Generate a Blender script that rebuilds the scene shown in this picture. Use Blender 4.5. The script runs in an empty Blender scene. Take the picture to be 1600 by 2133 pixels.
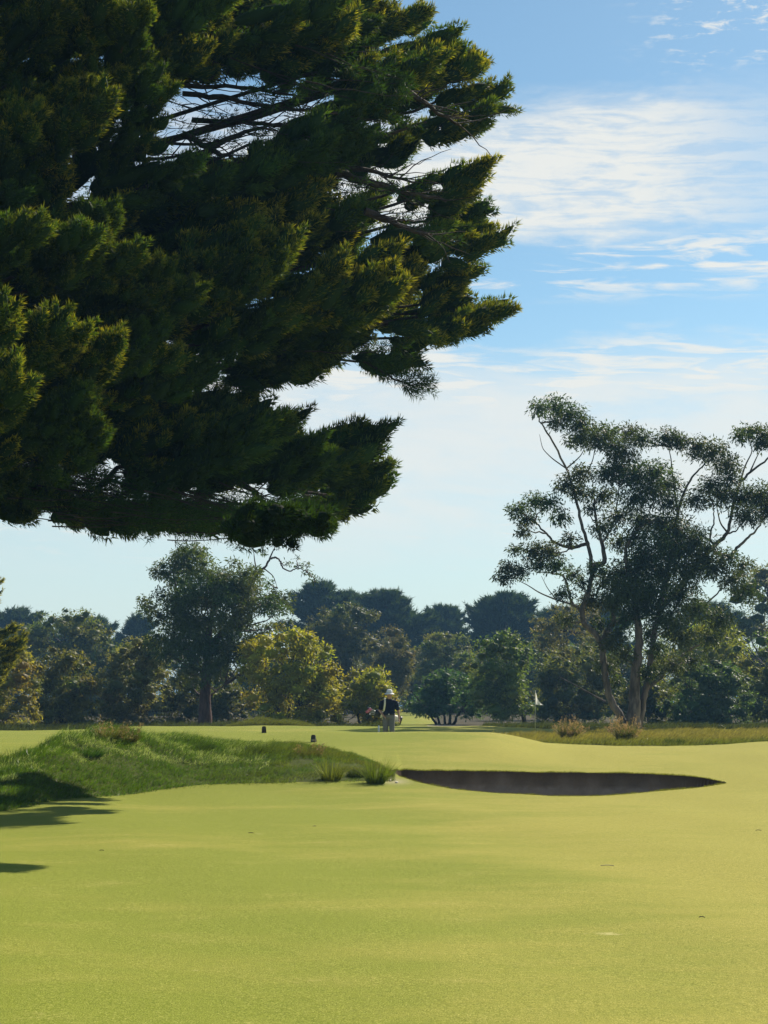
import bpy, bmesh, math, random
import numpy as np
from mathutils import Vector, Matrix
C = bpy.context.scene
COL = C.collection
R = math.radians
F = 3381.0; CX = 800.0; HY = 1470.0; CAMZ = 1.65       # focal length, principal column and horizon row of the photo, eye height
# ------------------------------------------------------------------ camera
cd = bpy.data.cameras.new("camera"); cam = bpy.data.objects.new("camera", cd); COL.objects.link(cam)
cd.sensor_fit = 'VERTICAL'; cd.sensor_height = 24.0; cd.lens = F / 2133 * 24.0
cd.shift_y = (HY - 1066.5) / 2133
cd.clip_start = 0.1; cd.clip_end = 9000
cam.location = (0, 0, CAMZ); cam.rotation_euler = (R(90), 0, 0)
C.camera = cam
# ------------------------------------------------------------------ sun, sky, exposure
SUN_AZ, SUN_EL = 35.0, 38.0
sd = bpy.data.lights.new("sun", 'SUN'); sun = bpy.data.objects.new("sun", sd); COL.objects.link(sun)
sd.energy = 5.0; sd.angle = R(0.5); sd.color = (1.0, 0.90, 0.74)
sv = Vector((math.sin(R(SUN_AZ)) * math.cos(R(SUN_EL)), math.cos(R(SUN_AZ)) * math.cos(R(SUN_EL)), math.sin(R(SUN_EL))))
sun.rotation_euler = sv.to_track_quat('Z', 'Y').to_euler()
C.view_settings.view_transform = 'Standard'; C.view_settings.look = 'None'
C.view_settings.gamma = 1.0; C.view_settings.exposure = 0.66
C.cycles.max_bounces = 6; C.cycles.diffuse_bounces = 3; C.cycles.transmission_bounces = 4
C.cycles.transparent_max_bounces = 4; C.cycles.volume_bounces = 0; C.cycles.glossy_bounces = 2
C.cycles.use_denoising = True
C.render.use_persistent_data = False

class NT:
    """tiny helper for node graphs: numbers or sockets in, socket out"""
    def __init__(s, tree): s.t = tree; s.n = tree.nodes; s.l = tree.links
    def new(s, typ, **kw):
        n = s.n.new(typ)
        for k, v in kw.items(): setattr(n, k, v)
        return n
    def put(s, sock, v):
        if isinstance(v, bpy.types.NodeSocket): s.l.new(v, sock)
        else: sock.default_value = v
    def m(s, op, a, b=0.0, c=None, clamp=False):
        n = s.new('ShaderNodeMath', operation=op, use_clamp=clamp)
        s.put(n.inputs[0], a); s.put(n.inputs[1], b)
        if c is not None: s.put(n.inputs[2], c)
        return n.outputs[0]
    def ramp(s, v, lo, hi, a=0.0, b=1.0):
        n = s.new('ShaderNodeMapRange', interpolation_type='SMOOTHSTEP')
        s.put(n.inputs['Value'], v)
        for k, x in (('From Min', lo), ('From Max', hi), ('To Min', a), ('To Max', b)): s.put(n.inputs[k], x)
        return n.outputs[0]
    def mix(s, f, a, b, mode='MIX'):
        n = s.new('ShaderNodeMix', data_type='RGBA', blend_type=mode)
        s.put(n.inputs[0], f)
        for i, x in ((6, a), (7, b)):
            s.put(n.inputs[i], x if isinstance(x, bpy.types.NodeSocket) else (tuple(x) + (1.0,))[:4])
        return n.outputs[2]
    def noise(s, vec, scale, detail=3, rough=0.5, dist=0.0):
        n = s.new('ShaderNodeTexNoise'); s.put(n.inputs['Vector'], vec)
        n.inputs['Scale'].default_value = scale; n.inputs['Detail'].default_value = detail
        n.inputs['Roughness'].default_value = rough; n.inputs['Distortion'].default_value = dist
        return n.outputs['Fac']
    def vec(s, x, y, z):
        n = s.new('ShaderNodeCombineXYZ'); s.put(n.inputs[0], x); s.put(n.inputs[1], y); s.put(n.inputs[2], z); return n.outputs[0]

w = bpy.data.worlds.new("World"); C.world = w; w.use_nodes = True
N = NT(w.node_tree); N.n.clear()
out = N.new('ShaderNodeOutputWorld'); bg = N.new('ShaderNodeBackground')
sky = N.new('ShaderNodeTexSky', sky_type='NISHITA'); sky.sun_disc = False
sky.sun_elevation = R(SUN_EL); sky.sun_rotation = R(SUN_AZ); sky.altitude = 20
sky.air_density = 1.0; sky.dust_density = 0.3; sky.ozone_density = 2.2
SKY_STRENGTH = 0.072
tc = N.new('ShaderNodeTexCoord'); sp = N.new('ShaderNodeSeparateXYZ'); N.l.new(tc.outputs['Generated'], sp.inputs[0])
X, Y, Z = sp.outputs
hor = N.m('SQRT', N.m('ADD', N.m('MULTIPLY', X, X), N.m('MULTIPLY', Y, Y)))
el = N.m('MULTIPLY', N.m('ARCTAN2', Z, hor), 57.2958)
az = N.m('MULTIPLY', N.m('ARCTAN2', X, Y), 57.2958)
# layered thin cloud: stretched noise in azimuth and elevation, gathered into banks at a few heights of the sky
pc = N.vec(N.m('MULTIPLY', az, 0.16), N.m('MULTIPLY', el, 0.55), 3.7)
warp = N.noise(pc, 0.8, 3, 0.55)
pw = N.vec(N.m('ADD', N.m('MULTIPLY', az, 0.16), N.m('MULTIPLY', warp, 0.8)), N.m('ADD', N.m('MULTIPLY', el, 0.60), N.m('MULTIPLY', az, 0.045)), 1.3)
n1 = N.noise(pw, 1.1, 8, 0.62, 0.3)
n2 = N.noise(N.vec(N.m('MULTIPLY', az, 0.9), N.m('MULTIPLY', el, 2.3), 9.1), 1.6, 6, 0.65, 0.4)
n3 = N.noise(N.vec(N.m('MULTIPLY', az, 0.35), N.m('ADD', N.m('MULTIPLY', el, 3.0), N.m('MULTIPLY', az, 0.12)), 4.4), 0.9, 7, 0.6, 0.6)
elw = N.m('ADD', el, N.m('MULTIPLY', N.m('SUBTRACT', n1, 0.5), 2.6))
def band(lo0, lo1, hi0, hi1, e=None):
    e = e or elw
    return N.m('MULTIPLY', N.ramp(e, lo0, lo1), N.ramp(e, hi0, hi1, 1.0, 0.0))
bank = N.m('MULTIPLY', band(15.6, 16.6, 19.3, 20.9), N.ramp(az, -9.0, -1.0, 0.5, 1.0))
bank = N.m('MULTIPLY', bank, N.ramp(az, 8.5, 14.5, 1.0, 0.35))
bank = N.m('MULTIPLY', bank, N.ramp(N.m('ADD', N.m('MULTIPLY', n3, 0.78), N.m('MULTIPLY', n2, 0.22)), 0.36, 0.56, 0.45, 1.0))
wisp = N.m('MULTIPLY', band(13.6, 14.6, 15.4, 16.6, el), N.ramp(N.m('ADD', n3, N.m('MULTIPLY', az, 0.012)), 0.56, 0.78))
bank2 = N.m('MULTIPLY', band(9.6, 10.9, 12.0, 13.0), N.ramp(n3, 0.38, 0.60, 0.15, 1.0))
veil = N.m('MULTIPLY', band(4.0, 8.0, 11.0, 12.6), N.ramp(n1, 0.28, 0.62, 0.40, 0.85))
strk = N.m('MULTIPLY', band(4.0, 6.5, 10.5, 11.5, el), N.ramp(n3, 0.48, 0.70, 0.0, 0.85))
hi = N.m('MULTIPLY', N.ramp(el, 20.5, 22.0), N.m('MULTIPLY', N.ramp(az, 7.5, 12.0), N.ramp(N.m('ADD', N.m('MULTIPLY', n3, 0.5), N.m('MULTIPLY', n2, 0.5)), 0.50, 0.64, 0.0, 0.9)))
cov = bank
for b in (wisp, bank2, veil, strk, hi): cov = N.m('MAXIMUM', cov, b)
cov = N.m('MULTIPLY', cov, 0.93, clamp=True)
low = N.ramp(el, 0.0, 15.0, 0.70, 0.0)
skyc = N.mix(1.0, sky.outputs[0], (0.85, 1.03, 0.99), 'MULTIPLY')
skyc = N.mix(low, skyc, (7.0, 7.45, 7.1))
cl = N.mix(cov, skyc, (7.8, 7.8, 7.35))
N.put(bg.inputs['Color'], cl); bg.inputs['Strength'].default_value = SKY_STRENGTH
N.l.new(bg.outputs[0], out.inputs[0])

# ------------------------------------------------------------------ helpers
def link(o, parent=None):
    COL.objects.link(o)
    if parent is not None:
        o.parent = parent
    return o
def tag(o, label=None, cat=None, group=None, kind=None):
    for k, v in (('label', label), ('category', cat), ('group', group), ('kind', kind)):
        if v: o[k] = v
    return o
def empty(name, loc, rz=0.0):
    o = bpy.data.objects.new(name, None); o.location = loc; o.rotation_euler = (0, 0, rz); COL.objects.link(o); return o
def mesh_np(name, V, polys, mat, parent=None, col=None, smooth=False, origin=None):
    """V (n,3); polys = list of (m,k) index arrays; one mesh object. Vertices are given in world space, stored relative to the parent's base."""
    V = np.asarray(V, np.float32)
    off = np.array(origin if origin is not None else (parent.location if parent is not None else (0, 0, 0)), np.float32)
    if parent is not None and parent.parent is not None and origin is None: off = np.array(parent.parent.location, np.float32)
    me = bpy.data.meshes.new(name)
    me.vertices.add(len(V)); me.vertices.foreach_set('co', (V - off).ravel())
    loops = np.concatenate([np.asarray(p, np.int32).ravel() for p in polys])
    cnt = np.concatenate([np.full(len(p), np.asarray(p).shape[1], np.int32) for p in polys])
    me.loops.add(len(loops)); me.loops.foreach_set('vertex_index', loops)
    me.polygons.add(len(cnt)); st = np.zeros(len(cnt), np.int32); st[1:] = np.cumsum(cnt)[:-1]
    me.polygons.foreach_set('loop_start', st); me.polygons.foreach_set('loop_total', cnt)
    if smooth: me.polygons.foreach_set('use_smooth', np.ones(len(cnt), bool))
    me.update(calc_edges=True)
    if col is not None:
        for an, ar in col.items():
            if ar.ndim == 1:
                a = me.attributes.new(an, 'FLOAT', 'POINT'); a.data.foreach_set('value', ar.astype(np.float32))
            else:
                a = me.attributes.new(an, 'FLOAT_COLOR', 'POINT')
                c4 = np.ones((len(ar), 4), np.float32); c4[:, :3] = ar; a.data.foreach_set('color', c4.ravel())
    me.materials.append(mat)
    o = bpy.data.objects.new(name, me)
    if parent is None: o.location = off
    return link(o, parent)
def bm_obj(name, bm, mat, parent=None, smooth=True, loc=(0, 0, 0)):
    me = bpy.data.meshes.new(name); bm.to_mesh(me); bm.free()
    if smooth:
        for p in me.polygons: p.use_smooth = True
    me.materials.append(mat)
    o = bpy.data.objects.new(name, me); o.location = loc
    return link(o, parent)
def nrm(v): return v / np.maximum(np.linalg.norm(v, axis=-1, keepdims=True), 1e-9)
def P(px, py, D): return np.array([(px - CX) / F * D, D, CAMZ + (HY - py) / F * D])

# ------------------------------------------------------------------ materials
def mat_new(name):
    m = bpy.data.materials.new(name); m.use_nodes = True
    n = NT(m.node_tree); n.n.clear(); o = n.new('ShaderNodeOutputMaterial')
    return m, n, o
def principled(n, col, rough=0.8, spec=0.3, normal=None, **kw):
    b = n.new('ShaderNodeBsdfPrincipled'); n.put(b.inputs['Base Color'], col if isinstance(col, bpy.types.NodeSocket) else tuple(col) + (1,))
    n.put(b.inputs['Roughness'], rough); n.put(b.inputs['Specular IOR Level'], spec)
    if normal is not None: n.l.new(normal, b.inputs['Normal'])
    for k, v in kw.items(): n.put(b.inputs[k], v)
    return b
def simple(name, col, rough=0.8, spec=0.3, var=0.15, scale=20.0):
    m, n, o = mat_new(name)
    g = n.new('ShaderNodeTexCoord')
    f = n.noise(g.outputs['Object'], scale, 4)
    c2 = tuple(x * (1 - var) for x in col); c1 = tuple(min(1, x * (1 + var)) for x in col)
    b = principled(n, n.mix(f, c2, c1), rough, spec)
    n.l.new(b.outputs[0], o.inputs[0]); return m
def foliage(name, trans=0.35, tcol=(1.5, 1.45, 0.5), rough=0.5, spec=0.35):
    """leaf: base colour from the mesh's own leaf colours, light passes through the blade"""
    m, n, o = mat_new(name)
    a = n.new('ShaderNodeAttribute', attribute_name='leafcol')
    b = principled(n, a.outputs['Color'], rough, spec)
    t = n.new('ShaderNodeBsdfTranslucent'); n.put(t.inputs[0], n.mix(1.0, a.outputs['Color'], tcol, 'MULTIPLY'))
    mx = n.new('ShaderNodeMixShader'); mx.inputs[0].default_value = trans
    n.l.new(b.outputs[0], mx.inputs[1]); n.l.new(t.outputs[0], mx.inputs[2]); n.l.new(mx.outputs[0], o.inputs[0])
    return m
def bark(name, c1, c2, scale=6.0):
    m, n, o = mat_new(name)
    g = n.new('ShaderNodeTexCoord'); mp = n.new('ShaderNodeMapping'); n.l.new(g.outputs['Object'], mp.inputs[0]); mp.inputs['Scale'].default_value = (1, 1, 0.25)
    f = n.noise(mp.outputs[0], scale, 6, 0.65)
    bp = n.new('ShaderNodeBump'); bp.inputs['Strength'].default_value = 0.6; bp.inputs['Distance'].default_value = 0.05; n.l.new(f, bp.inputs['Height'])
    b = principled(n, n.mix(n.ramp(f, 0.35, 0.65), c1, c2), 0.85, 0.2, bp.outputs[0])
    n.l.new(b.outputs[0], o.inputs[0]); return m
M = {}
M['cypress'] = foliage('cypress_foliage', 0.35, (1.75, 1.7, 0.5), 0.7, 0.12)
M['leaf'] = foliage('gum_leaf', 0.42, (1.7, 1.55, 0.5), 0.5, 0.16)
M['grassblade'] = foliage('grass_blade', 0.45, (1.5, 1.5, 0.5), 0.42, 0.32)
M['straw'] = foliage('dry_grass', 0.5, (1.3, 1.1, 0.8), 0.6, 0.3)
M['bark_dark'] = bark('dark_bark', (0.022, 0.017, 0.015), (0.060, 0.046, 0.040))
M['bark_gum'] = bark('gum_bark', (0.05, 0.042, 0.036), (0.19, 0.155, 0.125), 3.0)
M['bark_gum_dark'] = bark('dark_gum_bark', (0.06, 0.035, 0.03), (0.13, 0.08, 0.065), 5.0)  # browner, darker bark for the dense gum

def turf_material():
    m, n, o = mat_new('turf')
    g = n.new('ShaderNodeNewGeometry'); pos = g.outputs['Position']
    s = n.new('ShaderNodeSeparateXYZ'); n.l.new(pos, s.inputs[0]); x, y, z = s.outputs
    st = n.vec(n.m('MULTIPLY', x, 0.55), y, z)
    big = n.noise(st, 0.35, 4, 0.55); mid = n.noise(st, 1.6, 5, 0.6); fine = n.noise(pos, 22.0, 3, 0.7)
    grain = n.noise(pos, 110.0, 3, 0.8)
    green = (0.205, 0.240, 0.023); yellow = (0.362, 0.325, 0.062); straw = (0.44, 0.38, 0.13)
    fy = n.ramp(n.m('ADD', n.m('MULTIPLY', big, 0.7), n.m('ADD', n.m('MULTIPLY', mid, 0.3), n.ramp(n.m('SUBTRACT', x, n.m('MULTIPLY', y, 0.02)), -2.0, 4.5, -0.09, 0.20))), 0.36, 0.70)
    c = n.mix(fy, green, yellow)
    c = n.mix(n.ramp(n.m('ADD', n.m('MULTIPLY', mid, 0.5), n.m('MULTIPLY', fine, 0.5)), 0.56, 0.70, 0.0, 0.55), c, straw)
    c = n.mix(n.ramp(fine, 0.30, 0.70, 0.28, 0.0), c, (0.075, 0.10, 0.012))
    c = n.mix(n.ramp(grain, 0.34, 0.56, 0.75, 0.0), c, (0.09, 0.115, 0.015))
    c = n.mix(n.ramp(grain, 0.52, 0.68, 0.0, 0.7), c, (0.55, 0.52, 0.17))
    # worn pale scuffs
    sc = n.noise(n.vec(n.m('MULTIPLY', x, 0.8), n.m('MULTIPLY', y, 1.8), 5.5), 1.3, 6, 0.75)
    c = n.mix(n.ramp(sc, 0.665, 0.74, 0.0, 0.7), c, (0.55, 0.49, 0.22))
    at = n.new('ShaderNodeAttribute', attribute_name='zone'); sz = n.new('ShaderNodeSeparateColor'); n.l.new(at.outputs['Color'], sz.inputs[0])
    rough_, sand_, litter_ = sz.outputs
    rn = n.noise(pos, 2.2, 5, 0.6)
    c = n.mix(rough_, c, n.mix(rn, (0.03, 0.05, 0.008), (0.10, 0.11, 0.03)))
    c = n.mix(litter_, c, n.mix(rn, (0.03, 0.026, 0.016), (0.10, 0.085, 0.05)))
    c = n.mix(sand_, c, n.mix(rn, (0.42, 0.33, 0.24), (0.62, 0.52, 0.42)))
    h = n.m('ADD', n.m('MULTIPLY', grain, 0.5), n.m('ADD', fine, n.m('MULTIPLY', mid, 2.0)))
    bp = n.new('ShaderNodeBump'); bp.inputs['Strength'].default_value = 0.45; bp.inputs['Distance'].default_value = 0.02; n.l.new(h, bp.inputs['Height'])
    b = principled(n, c, 0.95, 0.06, bp.outputs[0])
    n.l.new(b.outputs[0], o.inputs[0]); return m
M['turf'] = turf_material()
def sand_material():
    m, n, o = mat_new('bunker_sand')
    g = n.new('ShaderNodeNewGeometry'); pos = g.outputs['Position']
    f = n.noise(pos, 5.0, 6, 0.65); f2 = n.noise(pos, 40.0, 3, 0.6)
    c = n.mix(f, (0.16, 0.125, 0.095), (0.33, 0.265, 0.20))
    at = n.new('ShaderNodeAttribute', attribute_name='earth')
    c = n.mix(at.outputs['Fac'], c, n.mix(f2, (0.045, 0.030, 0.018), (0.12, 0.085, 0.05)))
    bp = n.new('ShaderNodeBump'); bp.inputs['Strength'].default_value = 0.7; bp.inputs['Distance'].default_value = 0.04
    n.l.new(n.m('ADD', f, n.m('MULTIPLY', f2, 0.3)), bp.inputs['Height'])
    b = principled(n, c, 0.9, 0.1, bp.outputs[0]); n.l.new(b.outputs[0], o.inputs[0]); return m
M['sand'] = sand_material()

# ------------------------------------------------------------------ terrain
YK = np.array([0, 20, 27, 30.2, 33.7, 38, 44, 48, 52, 58, 65, 70, 80, 90, 110, 150, 300, 4000.])
TK = np.array([-400, 50, 330, 600, 1000, 1200, 1450, 1620, 2400.])
ZC = [0, 0, -.02, .0, .26, .58, .985, .72, .34, .45, .70, .78, .50, .40, .40, .75, 1.0, 1.0]
ZL = [0, 0, .0, .03, .15, .35, .66, .5, .35, .40, .50, .55, .45, .40, .40, .75, 1.0, 1.0]
ZR = [0, 0, -.02, .0, .22, .42, .54, .47, .50, .58, .62, .62, .50, .40, .40, .75, 1.0, 1.0]
ZE = [0, 0, .0, .03, .24, .50, .70, .56, .52, .58, .62, .62, .50, .40, .40, .75, 1.0, 1.0]
ZT = np.array([ZL, ZL, ZC, ZC, ZC, ZR, ZR, ZE, ZE])
def tcoord(x, y): return 800 + F * x / np.maximum(y, 4.0)
def _bil(t, y):
    i = np.clip(np.searchsorted(TK, t) - 1, 0, len(TK) - 2); j = np.clip(np.searchsorted(YK, y) - 1, 0, len(YK) - 2)
    a = np.clip((t - TK[i]) / (TK[i + 1] - TK[i]), 0, 1); a = a * a * (3 - 2 * a)
    b = np.clip((y - YK[j]) / (YK[j + 1] - YK[j]), 0, 1)
    return (1 - a) * ((1 - b) * ZT[i, j] + b * ZT[i, j + 1]) + a * ((1 - b) * ZT[i + 1, j] + b * ZT[i + 1, j + 1])
def zbase(x, y):
    x = np.asarray(x, float); y = np.asarray(y, float); t = tcoord(x, y)
    z = 0
    for k, wt in ((-1.4, .12), (-.7, .22), (0, .32), (.7, .22), (1.4, .12)): z = z + wt * _bil(t, y + k)
    return z + 0.012 * np.sin(x * .9 + 1) * np.sin(y * .5) + 0.01 * np.sin(x * 2.1 + y * .7)
MT = np.array([-500, -200, 0, 70, 120, 220, 330, 420, 500, 650, 740, 830.])
MH = np.array([0, .15, .42, .62, .82, .86, .50, .34, .24, .20, .13, .03])
MF = np.array([21, 23, 25.4, 26.6, 27.9, 29.4, 30.8, 31.6, 31.9, 32.1, 32.2, 32.4])
MC = np.array([28, 30, 31, 32, 33, 34.6, 36, 36.4, 36.4, 36.0, 35.2, 34.0])
def mound(x, y):
    t = tcoord(x, y); h = np.interp(t, MT, MH, 0, 0); a = np.interp(t, MT, MF); c = np.interp(t, MT, MC)
    s = (y - a) / (c - a)
    f = np.where(s < 0, 0, np.where(s < 1, np.sin(np.clip(s, 0, 1) * math.pi / 2) ** 1.15, np.exp(-((y - c) / 2.6) ** 2)))
    inside = (s > 0) & (y < np.interp(t, [500, 640, 740, 822], [99, 38.2, 36.6, 33.6])) & (y < c + 3.5) & (t < 822)
    lump = 0.10 * np.sin(x * 2.3 + y) * np.sin(y * 1.7 - x * .6) + .06 * np.sin(x * 4.1 + 2) * np.sin(y * 3.3)
    return h * f + lump * f * np.clip(h * 1.5, 0, .6), np.where(inside, 1.0, 0.0)
RT = np.array([1015, 1050, 1150, 1250, 1400, 1500, 1600, 2300.]); RF = np.array([57, 53, 49.5, 48.3, 47.3, 47, 47.5, 48.])
def rough_right(x, y):
    t = tcoord(x, y); a = np.interp(t, RT, RF)
    return np.where((t > 1015) & (y > a) & (y < np.interp(t, [1150, 1230], [61, 66])), 1.0, 0.0)
def far_tufts(x, y):
    t = tcoord(x, y)
    return np.where((t > 470) & (t < 655) & (y > 71) & (y < 75), 1.0, 0.0)
def zland(x, y):
    mz, mm = mound(np.asarray(x, float), np.asarray(y, float))
    rr = rough_right(np.asarray(x, float), np.asarray(y, float))
    ft = np.exp(-(((tcoord(x, y) - 530) / 50) ** 2 + ((np.asarray(y, float) - 73) / 1.5) ** 2)) * .25 + np.exp(-(((tcoord(x, y) - 610) / 30) ** 2 + ((np.asarray(y, float) - 73) / 1.5) ** 2)) * .15
    return zbase(x, y) + mz + ft + rr * 0.03 * np.sin(np.asarray(x) * 3.1) * np.sin(np.asarray(y) * 1.3)
def solve(px, py):
    """distance at which the sight line through a photo point meets the open ground"""
    ys = np.linspace(26, 60, 3400); z = zbase((px - CX) / F * ys, ys); h = CAMZ + (HY - py) / F * ys
    k = np.argmax(h < z); return ys[k]
near = [(815, 1611), (840, 1619), (870, 1629), (940, 1642), (1040, 1652), (1150, 1658), (1250, 1657), (1350, 1650), (1450, 1640), (1515, 1631)]
lip = [(815, 1610), (840, 1604), (870, 1605), (940, 1606), (1040, 1607), (1150, 1609), (1250, 1610), (1350, 1612), (1420, 1616), (1470, 1621), (1515, 1630)]
def curve(pts):
    a = np.array([(((px - CX) / F) * (d := solve(px, py)), d) for px, py in pts]); return a[:, 0], a[:, 1]
nx, ny = curve(near); lx, ly = curve(lip)
BX0, BX1 = max(nx[0], lx[0]), min(nx[-1], lx[-1])
def rim(x, n=True): return np.interp(x, nx, ny) + .05 * np.sin(x * 3) if n else np.interp(x, lx, ly) + .03 * np.sin(x * 5.3) + .02 * np.sin(x * 13)
def frange(a, b, s): return list(np.arange(a, b, s))
yl = frange(-30, 4, 4) + frange(4, 24, .4) + frange(24, 40, .06) + frange(40, 56, .15) + frange(56, 84, .4) + frange(84, 200, 4) + [200 * 1.18 ** k for k in range(18)]
xl = [-9 - .3 * 1.16 ** k for k in range(50, 0, -1)] + frange(-9, BX0 - .3, .12) + frange(BX0 - .3, BX1 + .3, .05) + frange(BX1 + .3, 15, .2) + [15 + .3 * 1.16 ** k for k in range(1, 50)]
xl = np.array(xl); yl = np.array(yl); GX, GY = np.meshgrid(xl, yl, indexing='ij')
for i, x in enumerate(xl):                     # rims of the bunker snapped to the grid so its edges are clean
    if BX0 < x < BX1:
        n_, l_ = float(rim(x)), float(rim(x, False))
        if l_ - n_ > .12:
            k = int(np.argmin(abs(yl - l_))); GY[i, k] = l_; GY[i, k - 1] = l_ - .045
            k2 = int(np.argmin(abs(yl - n_)));
            if k2 < k - 1: GY[i, k2] = n_
GZ = zland(GX, GY)
nn = rim(GX); ll = rim(GX, False)
inb = (GX > BX0) & (GX < BX1) & (GY > nn + .004) & (GY < ll - .004)
wd = np.maximum(ll - nn, .01); dmax = np.clip(wd * .32, 0, .95)
frm = ll - GY
dep = np.minimum(.21 * np.clip(wd / 1.5, 0, 1) + frm * 1.1, dmax); dep = np.minimum(dep, (GY - nn) * .75)
dep = dep + .035 * np.sin(GX * 4) * np.sin(GY * 5 + GX) * np.clip(frm, 0, 1)
GZ = np.where(inb, GZ - np.maximum(dep, 0), GZ)
nxn, nyn = GX.shape
idx = np.arange(nxn * nyn).reshape(nxn, nyn)
Q = np.stack([idx[:-1, :-1], idx[1:, :-1], idx[1:, 1:], idx[:-1, 1:]], -1).reshape(-1, 4)
flat_in = inb.ravel(); fin = flat_in[Q].any(axis=1)
tt = tcoord(GX, GY)
_, mm = mound(GX, GY)
zr = np.maximum(np.maximum(mm, rough_right(GX, GY)), far_tufts(GX, GY))
# earthy mouth at the bunker's left end
bare = np.exp(-(((GX - P(822, 1615, 32.3)[0]) / .28) ** 2 + ((GY - 32.3) / .5) ** 2))
litter = np.where((GY > 76), 1.0, 0.0)
fair = ((tt > 815) & (tt < 905) & (GY > 96)) | ((GY > 96) & (GY < 240) & (tt > 815) & (tt < 870))
litter = np.where(fair, 0.0, litter)
sandm = np.where((tt > 890) & (tt < 1125) & (GY > 92) & (GY < 101), .95, 0.0) + np.where((tt > 1310) & (tt < 1800) & (GY > 67) & (GY < 70), .8, 0.0) + np.where((tt > 1120) & (tt < 1600) & (GY > 80) & (GY < 88), .5, 0.0)
sandm = np.clip(sandm + bare * .42, 0, 1)
zone = np.stack([zr, sandm, litter], -1).reshape(-1, 3)
Vg = np.stack([GX, GY, GZ], -1).reshape(-1, 3)
def sub(V, Qs):
    u, inv = np.unique(Qs, return_inverse=True); return V[u], inv.reshape(Qs.shape), u
v1, q1, u1 = sub(Vg, Q[~fin])
tag(mesh_np('ground', v1, [q1], M['turf'], col={'zone': zone[u1]}, smooth=True), kind='structure', label='short mown yellow green golf turf running to the tree line')
v2, q2, u2 = sub(Vg, Q[fin])
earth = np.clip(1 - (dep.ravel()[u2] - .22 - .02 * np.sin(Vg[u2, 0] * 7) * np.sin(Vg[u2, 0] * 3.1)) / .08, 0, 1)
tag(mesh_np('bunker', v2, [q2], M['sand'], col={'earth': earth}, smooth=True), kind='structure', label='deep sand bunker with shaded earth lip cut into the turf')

# ------------------------------------------------------------------ leaves, spikes, tubes
def kites(pos, d, L, W, rng, up=None):
    """one four-cornered leaf per row"""
    n = len(pos); r = rng.normal(size=(n, 3)); s = nrm(np.cross(d, r)); L = np.asarray(L).reshape(-1, 1) * np.ones((n, 1)); W = np.asarray(W).reshape(-1, 1) * np.ones((n, 1))
    nn_ = np.cross(d, s)
    a = pos; b = pos + d * L * .45 + s * W * .5 + nn_ * W * .15; c = pos + d * L; e = pos + d * L * .45 - s * W * .5 + nn_ * W * .15
    V = np.stack([a, b, c, e], 1).reshape(-1, 3); q = np.arange(4 * n).reshape(n, 4); return V, q
def spikes(pos, d, L, W, rng):
    n = len(pos); s = nrm(np.cross(d, rng.normal(size=(n, 3)))); L = np.asarray(L).reshape(-1, 1); W = np.asarray(W).reshape(-1, 1)
    V = np.stack([pos - s * W * .5, pos + s * W * .5, pos + d * L], 1).reshape(-1, 3); return V, np.arange(3 * n).reshape(n, 3)
class Buf:
    def __init__(s): s.v = []; s.p = {}; s.c = []; s.n = 0
    def add(s, V, q, col):
        s.v.append(V); s.p.setdefault(q.shape[1], []).append(q + s.n); s.n += len(V)
        s.c.append(np.broadcast_to(col, (len(V), 3)) if np.ndim(col) == 1 else col)
    def build(s, name, mat, parent=None, smooth=False):
        return mesh_np(name, np.concatenate(s.v), [np.concatenate(x) for x in s.p.values()], mat, parent, {'leafcol': np.concatenate(s.c)}, smooth)
def tube(pts, rad, seg=7):
    pts = np.asarray(pts, float); rad = np.asarray(rad, float); n = len(pts)
    tg = np.gradient(pts, axis=0); tg = nrm(tg); ref = np.array([0.31, .87, .2]); a = nrm(np.cross(tg, ref)); b = np.cross(tg, a)
    th = np.linspace(0, 2 * math.pi, seg, endpoint=False)
    V = pts[:, None] + rad[:, None, None] * (np.cos(th)[None, :, None] * a[:, None] + np.sin(th)[None, :, None] * b[:, None])
    i = np.arange(n - 1)[:, None] * seg; k = np.arange(seg)[None]; k2 = (k + 1) % seg
    q = np.stack([i + k, i + k2, i + seg + k2, i + seg + k], -1).reshape(-1, 4)
    return V.reshape(-1, 3), q
def smooth_line(pts, n=4, jit=0.0, rng=None):
    pts = np.asarray(pts, float)
    t = np.arange(len(pts)); tn = np.linspace(0, len(pts) - 1, (len(pts) - 1) * n + 1)
    o = np.stack([np.interp(tn, t, pts[:, k]) for k in range(3)], 1)
    for _ in range(2): o[1:-1] = (o[:-2] + 2 * o[1:-1] + o[2:]) / 4
    if jit and rng is not None: o[1:-1] += rng.normal(size=(len(o) - 2, 3)) * jit
    return o
class Tubes:
    def __init__(s): s.v = []; s.q = []; s.n = 0
    def add(s, pts, r0, r1, n=3, seg=6, jit=0.0, rng=None, flare=0.0):
        l = smooth_line(pts, n, jit, rng); t = np.linspace(0, 1, len(l)); r = r0 + (r1 - r0) * t
        if flare: r = r * (1 + flare * np.exp(-t * 9))
        V, q = tube(l, r, seg); s.v.append(V); s.q.append(q + s.n); s.n += len(V)
    def build(s, name, mat, parent=None): return mesh_np(name, np.concatenate(s.v), [np.concatenate(s.q)], mat, parent, smooth=True)

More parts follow.
